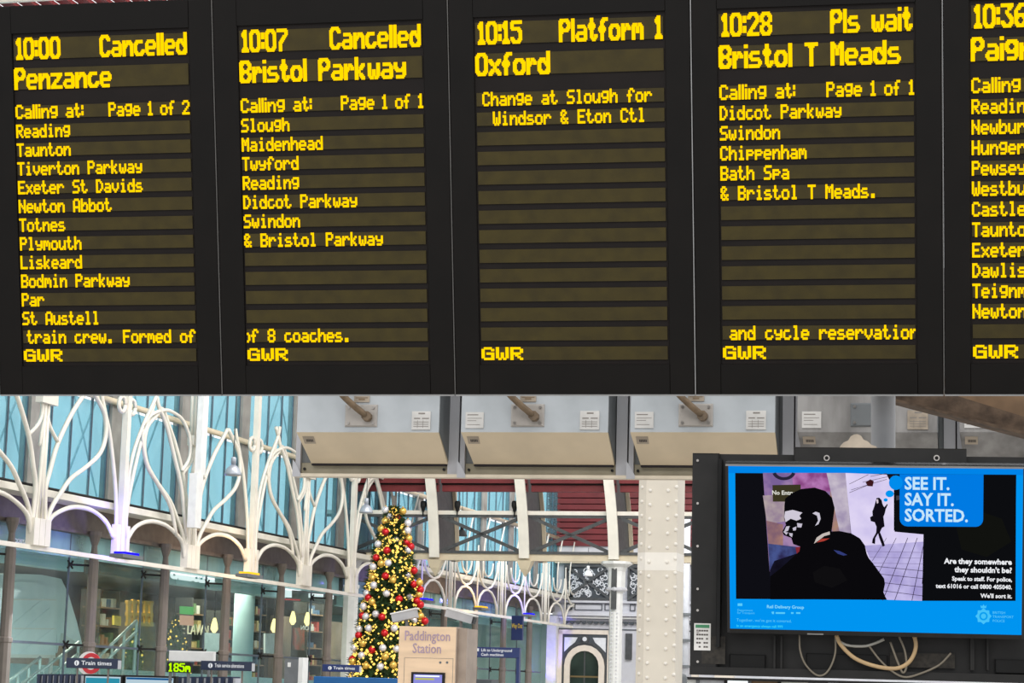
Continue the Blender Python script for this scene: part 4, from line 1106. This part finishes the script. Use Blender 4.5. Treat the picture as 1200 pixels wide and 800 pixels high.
fpanel(MB(), [(-15,766),(65,767),(65,771),(-15,770)], -2.17, .1).build('hem_bar', M_white, t)
for px in (8, 60):
    p = onf(px, 768, -2.5); MB().cyl((FA-2.5, p.y, 0), (FA-2.5, p.y, p.z), .04, 6).build('scaffold_pole', M_steelw, t)
# shelves of goods in the shops
def shelf(x0, x1, y0_, y1_, off, lab, seed):
    random.seed(seed); p0, p1 = onf(x0, y0_, off), onf(x1, y1_, off); ym = max(p0.y, p1.y); yn = min(p0.y, p1.y); zt_, zb2 = p0.z, p1.z
    t = thing('display_shelf', STA, (FA+off, (ym+yn)/2, zb2), lab, 'shelf', 'display shelves in the glazed shops')
    MB().box(FA+off-.45, FA+off-.4, yn, ym, zb2, zt_).build('back_panel', M_dark, t)
    for y in (yn, ym-.04): MB().box(FA+off-.4, FA+off, y, y+.04, zb2, zt_).build('upright', M_dark, t)
    n = 5
    pal_ = [mat('goods_%d' % k, c, .6) for k, c in enumerate(((170,70,60),(200,180,120),(60,90,120),(190,190,180),(90,120,80),(150,110,70)))]
    mbs = [MB() for _ in pal_]
    for k in range(n):
        z = zb2+(zt_-zb2)*k/n
        MB().box(FA+off-.4, FA+off, yn, ym, z, z+.03).build('shelf_board', M_brown, t)
        y = yn+.08
        while y < ym-.2:
            w_ = random.uniform(.08, .2); h_ = random.uniform(.1, .26); mbs[random.randrange(6)].box(FA+off-.3, FA+off-.08, y, y+w_, z+.03, z+.03+h_); y += w_+random.uniform(.01, .12)
    for k, m_ in enumerate(mbs):
        if m_.v: m_.build('goods', pal_[k], t)['kind'] = 'stuff'
shelf(118, 136, 690, 800, -4.2, 'dark goods shelf between the scaffold and the gold lantern display', 1)
shelf(226, 238, 700, 800, -4.5, 'dark goods shelf just right of the small lit tree', 2)
shelf(262, 276, 715, 800, -4.0, 'dark goods shelf left of the white interior column', 3)
shelf(296, 309, 700, 800, -4.0, 'dark goods shelf right of the white interior column', 4)
shelf(362, 376, 700, 800, -3.8, 'dark goods shelf behind the fourth brown post', 5)
# stairs
def stair(name, A_, B_, off, lab):
    (ya, za), (yb, zb1_) = fl(*A_, off), fl(*B_, off)
    t = thing(name, STA, (FA+off, ya, 0), lab, 'handrail', 'stair handrails inside the glazed wall')
    for dz in (0, -.22): 
        mb = MB(); mb.cyl((FA+off, ya, za+dz), (FA+off, yb, zb1_+dz), .03, 6); mb.build('rail', M_rail, t, True)
    for q in (0., .33, .66, 1.):
        y = ya+(yb-ya)*q; z = za+(zb1_-za)*q
        MB().cyl((FA+off, y, z-1.0), (FA+off, y, z), .03, 6).build('baluster', M_rail, t)
    MB().add([(FA+off-.03, ya, za-.9), (FA+off-.03, yb, zb1_-.9), (FA+off-.03, yb, zb1_-.25), (FA+off-.03, ya, za-.25)], [(0,1,2,3)]).build('glass_infill', G_low, t)
stair('stair_rail', (8, 800), (47, 770), -1.6, 'glass stair handrail at the far left behind the glazing')
stair('stair_rail', (30, 800), (92, 752), -1.9, 'stair handrail passing behind the train times sign')
stair('stair_rail', (117, 768), (160, 727), -1.6, 'stair handrail climbing right beside the decorated trees')
inner('landing_panel', [(158,727),(182,729),(182,790),(158,790)], -1.7, G_low, 'glass landing panel at the top of the stair', 'panel')
inner('floor_edge', [(0,776),(420,800),(420,812),(0,800)], -2.6, M_tealw, 'pale floor edge band behind the lower glazing', 'floor edge', .2)
# lit decoration
t = thing('lantern_display', STA, onf(162, 722, -3), 'gold lit lantern display above the stair rail', 'decoration')
for q in ((150,703),(156,702),(163,703),(170,704),(176,705)):
    fpanel(MB(), [q, (q[0]+3, q[1]), (q[0]+3, q[1]+28), (q[0], q[1]+28)], -3).build('gold_bar', M_bgold, t)
for y_ in (703, 717, 729): fpanel(MB(), [(149,y_),(180,y_+1),(180,y_+5),(149,y_+4)], -3.01).build('gold_shelf', M_bgold, t)
inner('poster', [(134,721),(142,722),(142,733),(134,732)], -3, mat('poster_yellow', (200, 176, 70), .6), 'small yellow poster at the foot of the lantern display', 'poster')
inner('green_sign', [(213,710),(227,711),(227,720),(213,719)], -2.8, emit('sign_green', (110, 200, 110), .8), 'small lit green square sign over peach panel inside the shops', 'sign')
inner('peach_sign', [(213,720.5),(227,721.5),(227,733),(213,732)], -2.8, emit('sign_peach', (236, 180, 150), .8), 'peach panel beneath the green square sign', 'sign')
inner('menu_board', [(240,741),(260,742),(260,766),(240,765)], -3.2, mat('menu_paper', (190, 205, 208), .6), 'pale notice board left of the white interior column', 'notice board')
inner('menu_board', [(311,742),(324,742),(324,766),(311,765)], -3.2, mat('menu_paper', (190, 205, 208), .6), 'narrow pale notice board right of the white interior column', 'notice board')
inner('hanging_screen', [(331,684),(342,684.6),(342,700),(331,699.4)], -.7, E_white, 'lit white screen hanging below the third iron fan', 'screen')
inner('hanging_screen', [(344,685),(353,685.6),(353,692),(344,691.4)], -.7, E_white, 'small lit white screen right of the larger one', 'screen')
inner('red_sign', [(331,701),(352,702),(352,703.5),(331,702.5)], -.7, emit('sign_red', (210, 60, 60), .8), 'thin red lit strip under the white screens', 'sign')
inner('light_box', [(364,695),(379,696),(379,701),(364,700)], -.7, E_white, 'lit white panel behind the fourth post', 'light panel')
inner('light_box', [(384,697),(391,697.4),(391,702),(384,701.6)], -.7, E_white, 'smaller lit white panel nearest the white column', 'light panel')
inner('wall_lamp', [(311,688),(318,688.4),(318,696),(311,695.6)], -3, emit('amber_lamp', (250, 190, 120), 1), 'amber wall lamp inside the shops', 'lamp')
inner('colour_display', [(345,735),(357,736),(357,762),(345,761)], -3.4, mat('display_red', (130, 60, 50), .6, var=.5, scale=5, rgb2=(60, 90, 80)), 'dark red shop display under the mirror-written lettering', 'display')
for q, (x_, y_) in enumerate(((251, 737), (321, 737), (343, 728), (360, 729))):
    p = onf(x_, y_, -2.6)
    t = thing('pendant_bulb', STA, p, ['glowing pendant bulb left of the white interior column', 'glowing pendant bulb right of the white interior column', 'glowing pendant bulb above the left of the mirror-written lettering', 'glowing pendant bulb above the right of the mirror-written lettering'][q], 'lamp', 'glowing pendant bulbs in the shops')
    MB().lathe([(.03, -.08), (.085, .0), (.07, .12), (.03, .25)], p, 10).build('bulb', E_lamp, t, True)
    MB().cyl((p.x, p.y, p.z+.25), (p.x, p.y, 4.45), .012, 5).build('cord', M_black, t)
p = onf(287, 700, -2.4)
t = thing('interior_column', STA, (p.x, p.y, 0), 'pale round column standing inside the glazed shops', 'column')
MB().cyl((p.x, p.y, 0), (p.x, p.y, 4.4), .24, 16).build('shaft', M_tealw, t, True)
MB().lathe([(.24, 4.2), (.32, 4.35), (.32, 4.44)], (p.x, p.y, 0), 16).build('capital', M_tealw, t)
def ftext(txt, px, py, cap, off, m, lab, cat='lettering', bold=0.004, group=None, sx=1.0, back=None):
    p = onf(px, py, off); k = (STA @ p - CAM).dot(fw)/FOC
    t = thing('wall_lettering', STA, p, lab, cat, group)
    letters(txt, cap*k/.69, p.x, p.y, p.z, m, t, 'lettering', 'LEFT', bold, .01, axis='yz', sx=sx*3.1)
    return t
ftext('CARLUCCIO\'S', 200, 676.5, 7.5, -.5, E_white, 'bright white lit shop name above the glazed shops', 'sign', .02, sx=.62)
ftext('THE LAWN', 200, 741, 12, -4.3, mat('pale_letters', (186, 184, 160), .6), 'large pale letters on the shop wall', 'lettering', .0, sx=.42)
ftext('LEON', 368, 739, 5, -3.0, M_txt, 'white mirror-written word LEON seen through the glass', 'lettering', .0, sx=-.8)
ftext('COSTA', 16, 635, 4.5, -.28, M_txt, 'white shop name on dark fascia at the far left', 'sign', .0, sx=.5)
ftext('at Bar', 230, 678, 4, -.5, emit('teal_text', (90, 170, 170), .8), 'small teal lettering right of the bright shop name', 'lettering', .0, sx=.8)
# warm light inside the shops
area_light('shop_fill', STA @ Vector((FA-.7, S0+.5, 4.0)), STA @ Vector((FA-2.2, S0+.5, 2.6)), (1, 7), 55, (.95, 1, 1))  # added fill with no fixture, brightens the plastic sheeting
for k in range(5):
    area_light('shop_fill', STA @ Vector((FA-3.5, S0+3+7*k, 4.35)), STA @ Vector((FA-3.5, S0+3+7*k, 0)), (2, 4), 210, (1, .88, .72))

# ================================================================== SIGNS AND KIOSK AT THE FOOT OF THE PICTURE
def sign(x0, x1, ytop, ybot, b, txt, lab, m=M_navy, pole=True, dot=True, cap=4.2):
    p0, p1 = onb(x0, (ytop+ybot)/2, b), onb(x1, (ytop+ybot)/2, b); zt = onb((x0+x1)/2, ytop, b).z; zb_ = onb((x0+x1)/2, ybot, b).z
    t = thing('direction_sign', STA, ((p0.x+p1.x)/2, b, 0), lab, 'sign')
    MB().cbox(p0.x, p1.x, b, b+.08, zb_, zt, .006).build('panel', m, t)
    MB().box(p1.x-.02, p1.x+.015, b+.005, b+.075, zb_-.0, zt-.02).build('end_cap', M_polew, t)
    for s_ in (.2, .8):
        x_ = p0.x+(p1.x-p0.x)*s_
        MB().cyl((x_, b+.04, 0), (x_, b+.04, zb_), .012, 8).build('post', M_post, t)
    k = (b*.98)/FOC; h = zt-zb_; cs = h*.40/.69
    xt = p0.x+h*1.4
    if dot:
        xi = p0.x+h*1.15
        MB().tube([(xi, b, (zt+zb_)/2), (xi, b-.004, (zt+zb_)/2)], h*.26, 14).build('info_disc', M_txt, t)
        letters('i', cs*.9, xi-cs*.12, b-.006, (zt+zb_)/2-h*.17, m, t, 'info_letter', bold=.002)
        xt = xi+h*.5
    letters(txt, cs, xt, b-.004, (zt+zb_)/2-h*.16, M_txt, t, 'lettering', bold=.001, sx=min(1.35, (p1.x-xt-h*.45)/(len(txt)*cs*.44)))
    return t
sign(77.5, 138, 771, 783, 26, 'Train times', 'dark navy Train times sign in front of the red and white roundel')
sign(235, 295, 774.5, 785.5, 27, 'Train service alterations', 'dark navy Train service alterations sign beside the green dot matrix display')
sign(377.5, 421, 778.5, 787, 34, 'Train times', 'small navy Train times sign at the foot of the Christmas tree', M_blue)
# roundel
p = onb(105, 777, 29)
t = thing('roundel_sign', STA, (p.x, 29, 0), 'red and white ring sign behind the leftmost Train times sign', 'sign')
M_rred = mat('roundel_red', (208, 40, 50), .4, var=.03)
rr = .165
def disc(r0, r1, y, m, nm, dx=0):
    mb = MB(); n = 24
    for k in range(n):
        a, b_ = 2*math.pi*k/n, 2*math.pi*(k+1)/n
        mb.poly([(p.x+dx+r1*math.cos(a), p.z+r1*math.sin(a)), (p.x+dx+r1*math.cos(b_), p.z+r1*math.sin(b_)), (p.x+dx+r0*math.cos(b_), p.z+r0*math.sin(b_)), (p.x+dx+r0*math.cos(a), p.z+r0*math.sin(a))], y, y+.03)
    mb.build(nm, m, t)
disc(.001, rr, 29.02, M_white, 'white_disc', -.03); disc(.088, rr*.88, 29, M_rred, 'red_ring', .02); disc(.001, .088, 29, M_white, 'white_core', .02)
MB().cyl((p.x, 29.06, 0), (p.x, 29.06, p.z-.1), .03, 8).build('post', M_polew, t)
# white board and green dot matrix display
def flat(name, x0, x1, y0, y1, b, m, lab, cat, th=.08, feet=True, group=None):
    p0, p1 = onb(x0, y0, b), onb(x1, y1, b)
    t = thing(name, STA, ((p0.x+p1.x)/2, b+th/2, 0), lab, cat, group)
    MB().cbox(p0.x, p1.x, b, b+th, p1.z, p0.z, .008).build('panel', m, t)
    if feet:
        for q in (.12, .88): MB().cyl((p0.x+(p1.x-p0.x)*q, b+th/2, 0), (p0.x+(p1.x-p0.x)*q, b+th/2, p1.z), .02, 8).build('post', M_cside, t)
    return t, p0, p1
flat('white_board', 198, 250, 762, 775.5, 29, M_white, 'blank white board standing above the green dot matrix display', 'board')
t, p0, p1 = flat('led_sign', 195.5, 223, 775.5, 788, 26.5, M_black, 'dot matrix sign with lime green characters', 'sign')
E_lime = emit('lime_led', (190, 255, 0), 1.1)
g = scale2(bitmap('185m', False)); hh = (p0.z-p1.z)
led_o = MB()
pwk = (p1.x-p0.x)*.94/len(g[0])
for r_, row in enumerate(g):
    for c, v in enumerate(row):
        if v: led_o.box(p0.x+.02+c*pwk, p0.x+.02+(c+1)*pwk, 26.492, 26.5, p0.z-.01-(r_+1)*hh*.86/14, p0.z-.01-r_*hh*.86/14)
led_o.build('lit_characters', E_lime, t)
# screens and gate posts along the bottom edge
def gate_post(x0, x1, y, b, lab):
    p0, p1 = onb(x0, y, b), onb(x1, y, b)
    t = thing('gate_post', STA, ((p0.x+p1.x)/2, b, 0), lab, 'gate post', 'slim gate posts along the bottom left edge')
    MB().box(p0.x, p1.x, b, b+.3, 0, p0.z).build('post', M_navy, t)
    MB().box(p1.x, p1.x+.035, b+.05, b+.25, 0, p0.z-.02).build('pale_strip', M_polew, t)
ORD = ['first','second','third','fourth','fifth','sixth','seventh','eighth','ninth','tenth','eleventh','twelfth','thirteenth','fourteenth','fifteenth','sixteenth','seventeenth','eighteenth','nineteenth','twentieth'] + ['twenty-'+v for v in ('first','second','third','fourth','fifth','sixth','seventh','eighth','ninth')] + ['thirtieth']
for q in range(8): gate_post(43.5+6.6*q, 47+6.6*q, 789.5, 27, ORD[q]+' dark gate post from the left, left of the teal information screen')
for q in range(8): gate_post(207+8.6*q, 211.5+8.6*q, 792.5, 28, ORD[q]+' dark gate post from the left in the row below the service alterations sign')
bs = [o for o in bpy.data.objects if o.name.startswith('bauble')]
for cn in ('red', 'gold', 'silver'):
    L_ = sorted([o for o in bs if cn in o['group']], key=lambda o: -o.matrix_basis.translation.z)
    for q, o in enumerate(L_): o['label'] = ('%s %s bauble counted down from the top of the Christmas tree' % (ORD[q], cn))
E_scr = emit('screen_pale', (190, 214, 226), .9); E_scrt = emit('screen_teal', (50, 150, 176), .9); E_scrb = emit('screen_navy', (20, 90, 150), .9)
for (x0, x1, y, lab) in ((98, 142, 789.5, 'teal lit information screen under the leftmost Train times sign'), (145.5, 204, 790.5, 'wide lit information screen left of the dot matrix sign')):
    t, p0, p1 = flat('information_screen', x0, x1, y, 830, 26.8, M_black, lab, 'screen', .1, False)
    a_, b_ = p0.x+.03, p1.x-.03
    MB().box(a_, b_, 26.794, 26.8, p0.z-.6, p0.z-.025).build('lit_screen', E_scr, t)
    MB().box(a_+.01, b_-.01, 26.790, 26.794, p0.z-.3 if x0 < 100 else p0.z-.055, p0.z-.045 if x0 < 100 else p0.z-.03).build('heading', E_scrt if x0 < 100 else E_scrb, t)
    MB().box((a_+b_)/2-.05, (a_+b_)/2+.05, 26.85, 26.9, 0, p1.z).build('leg', M_black, t)
flat('blue_counter', 367.5, 467, 792, 860, 30, M_bluec, 'bright blue counter top in front of the Christmas tree', 'counter', .6, True)
# grey totem
p0, p1 = onb(334, 772, 33), onb(350, 772, 33)
t = thing('grey_totem', STA, ((p0.x+p1.x)/2, 33, 0), 'rounded grey totem with white side panel', 'totem')
MB().box(p0.x, p1.x, 33, 33.25, 0, p0.z).build('body', M_cside, t)
MB().box(p0.x+.05, p0.x+.1, 32.99, 33, p0.z-.12, p0.z-.05).build('mark', M_white, t)
MB().box(p1.x, p1.x+.07, 33, 33.25, 0, p0.z+.03).build('side_panel', M_white, t)
# the kiosk
kb = 24.0
kx0, kx1, kz = -7.652, -6.985, 2.868
t = thing('information_kiosk', STA, ((kx0+kx1)/2, kb+.2, 0), 'tall beige metal kiosk lettered Paddington Station', 'kiosk')
MB().cbox(kx0, kx1, kb, kb+.5, 0, kz, .004).build('body', M_kiosk, t)
MB().box(kx1, kx1+.01, kb+.004, kb+.5, 0, kz-.004).build('side_sheet', M_kioskd, t)
MB().box(kx1+.01, kx1+.11, kb+.06, kb+.5, 0, kz-.012).build('side_wing', M_kioskd, t)
letters('Paddington\nStation', .155, (kx0+kx1)/2+.0, kb-.004, kz-.155, M_ktxt, t, 'lettering', 'CENTER', .001, .002, sx=.78)
p0, p1 = onb(474, 770, kb), onb(530, 810, kb)
fr_ = MB()
for (x0, x1, z0, z1) in ((p0.x, p1.x, p0.z-.003, p0.z), (p0.x, p0.x+.003, p0.z-.6, p0.z), (p1.x-.003, p1.x, p0.z-.6, p0.z)): fr_.box(x0, x1, kb-.003, kb, z0, z1)
fr_.build('door_seam', M_cside, t)
p0, p1 = onb(482.5, 787, kb), onb(521, 815, kb)
s = MB().cbox(p0.x, p1.x, kb-.02, kb, p1.z, p0.z, .004).build('screen_frame', M_black, t)
MB().box(p0.x+.03, p1.x-.03, kb-.022, kb-.02, p1.z, p0.z-.025).build('lit_screen', emit('screen_violet', (150, 150, 230), .9), s)
MB().box(p0.x+.05, p1.x-.06, kb-.024, kb-.022, p0.z-.05, p0.z-.035).build('screen_line', E_white, s)
MB().box(p0.x+.05, p1.x-.12, kb-.024, kb-.022, p0.z-.085, p0.z-.065).build('screen_line', emit('screen_yellow', (200, 200, 90), .9), s)
for q in (516, 524): 
    p = onb(q, 776, kb); MB().tube([(p.x, kb, p.z), (p.x, kb-.004, p.z)], .014, 10).build('lock', M_cside, t)
# CCTV cameras on brackets
M_pilg = mat('camera_grey', (176, 176, 178), 0.5)
def cctv(x0, y0, x1, y1, b, lab, nose_right):
    p0, p1 = onb(x0, y0, b), onb(x1, y1, b); d_ = (p1-p0); L_ = d_.length; d_.normalize(); n_ = Vector((-d_.z, 0, d_.x)); 
    if n_.z < 0: n_ = -n_
    t = thing('cctv_camera', STA, p0, lab, 'camera', 'white CCTV cameras above the kiosk')
    w_ = .062
    def slab(f0, f1, lo, hi, ya, yb):
        q = [p0+d_*(L_*f0)+n_*lo, p0+d_*(L_*f1)+n_*lo, p0+d_*(L_*f1)+n_*hi, p0+d_*(L_*f0)+n_*hi]
        return MB().poly([(v.x, v.z) for v in q], b+ya, b+yb)
    slab(0, 1, -.05, .04, -w_, w_).build('housing', M_pilg, t)
    slab(-.03, 1.08, .04, .055, -w_-.01, w_+.01).build('sunshield', M_white, t)
    if nose_right: slab(1, 1.06, -.045, .03, -w_*.8, w_*.8).build('lens_window', M_gloss, t)
    else: slab(-.02, 0, -.03, .03, -w_*.8, w_*.8).build('lens_window', M_lav, t)
    c_ = p0+d_*(L_*.55)-n_*.035
    MB().cyl((c_.x, b, c_.z), (c_.x, b+.02, c_.z-.09), .018, 8).build('swivel', M_cside, t)
    MB().tube([(c_.x, b+.02, c_.z-.09), (c_.x-.1*(1 if nose_right else -1), b+.03, c_.z-.11), (c_.x-.1*(1 if nose_right else -1), b+.03, 2.872)], .014, 6).build('bracket', M_cside, t)
    return t
cctv(461, 724, 488, 718, 24.3, 'white CCTV camera over the kiosk top, pointing at the tree', False)
cctv(524, 717, 555, 726, 24.3, 'white CCTV camera right of the kiosk top, pointing right', True)
# blue wayfinding sign with post, and the vertical one
b = 27
p0, p1 = onb(550.5, 757.5, b), onb(608.5, 771, b)
t = thing('wayfinding_sign', STA, (p1.x, b, 0), 'blue sign to lift and cash machines on a blue post', 'sign')
MB().cbox(p0.x, p1.x, b, b+.08, p1.z, p0.z, .005).build('panel', M_blue, t)
MB().box(p1.x-.035, p1.x, b, b+.08, 0, p1.z).build('post', M_blue, t)
h = p0.z-p1.z
for q, tx in enumerate(('Lift to Underground', 'Cash machines')):
    z_ = p0.z-h*(.42+.42*q)
    letters(tx, h*.38, p0.x+.15, b-.004, z_, M_txt, t, 'lettering', bold=.0008)
    MB().box(p0.x+.065, p0.x+.12-.02*q, b-.004, b, z_, z_+h*.28).build('pictogram', M_txt, t)
    MB().poly([(p0.x+.02, z_+h*.14), (p0.x+.045, z_+h*.26), (p0.x+.045, z_+h*.02)], b-.004, b).build('arrow', M_txt, t)
b = 52
p0, p1 = onb(599.5, 721, b), onb(612, 750, b)
t = thing('hanging_sign', STA, ((p0.x+p1.x)/2, b, p1.z), 'vertical navy sign with yellow Way Out lettering', 'sign')
MB().cbox(p0.x, p1.x, b, b+.1, p1.z, p0.z, .01).build('panel', M_blue, t)
letters('Way Out', .15, p0.x+.01, b-.006, (p0.z+p1.z)/2+.0, mat('sign_yellow', (230, 200, 70), .5, var=0), t, 'lettering', bold=.004, sx=.46)
MB().cyl((p0.x+.1, b+.05, p0.z), (p0.x+.1, b+.05, p0.z+.3), .015, 6).build('hanger', M_irond, t)
flat('ticket_machine', 547, 574, 795, 860, 30, M_slate, 'dark ticket machine top right of the kiosk', 'ticket machine', .4, False)

# ================================================================== SHOP FRONT BELOW THE MONITOR
t = thing('shop_front', STA, (3, 32, 0), 'bright shop front strip seen under the monitor enclosure', 'shop front')
random.seed(3)
pal = [M_white, M_polew, E_white, M_brown, M_white, M_cside, E_white, M_dark]
x = onb(796, 800, 34).x; i = 0
xe = onb(1215, 800, 34).x
while x < xe:
    w_ = random.uniform(.18, .55); MB().box(x, x+w_, 34, 34.1, 0, 2.42).build('window_panel', pal[i % 8], t)
    MB().box(x+w_, x+w_+.05, 33.96, 34.1, 0, 2.42).build('frame_post', M_black if i % 2 else M_cside, t); x += w_+.05; i += 1
MB().box(onb(796, 800, 34).x, xe, 33.9, 34.2, 2.42, 2.46).build('head_rail', M_black, t)
p = onb(797, 789, 30)
q = thing('cylinder_bollard', STA, (p.x, 30, 0), 'grey round-topped housing at the foot of the riveted pillar', 'housing')
MB().lathe([(.10, 0), (.10, p.z-.06), (.085, p.z-.02), (.05, p.z)], (p.x, 30, 0), 14).build('body', M_cside, q, True)

for o in bpy.data.objects:
    if '_b' in o: del o['_b']
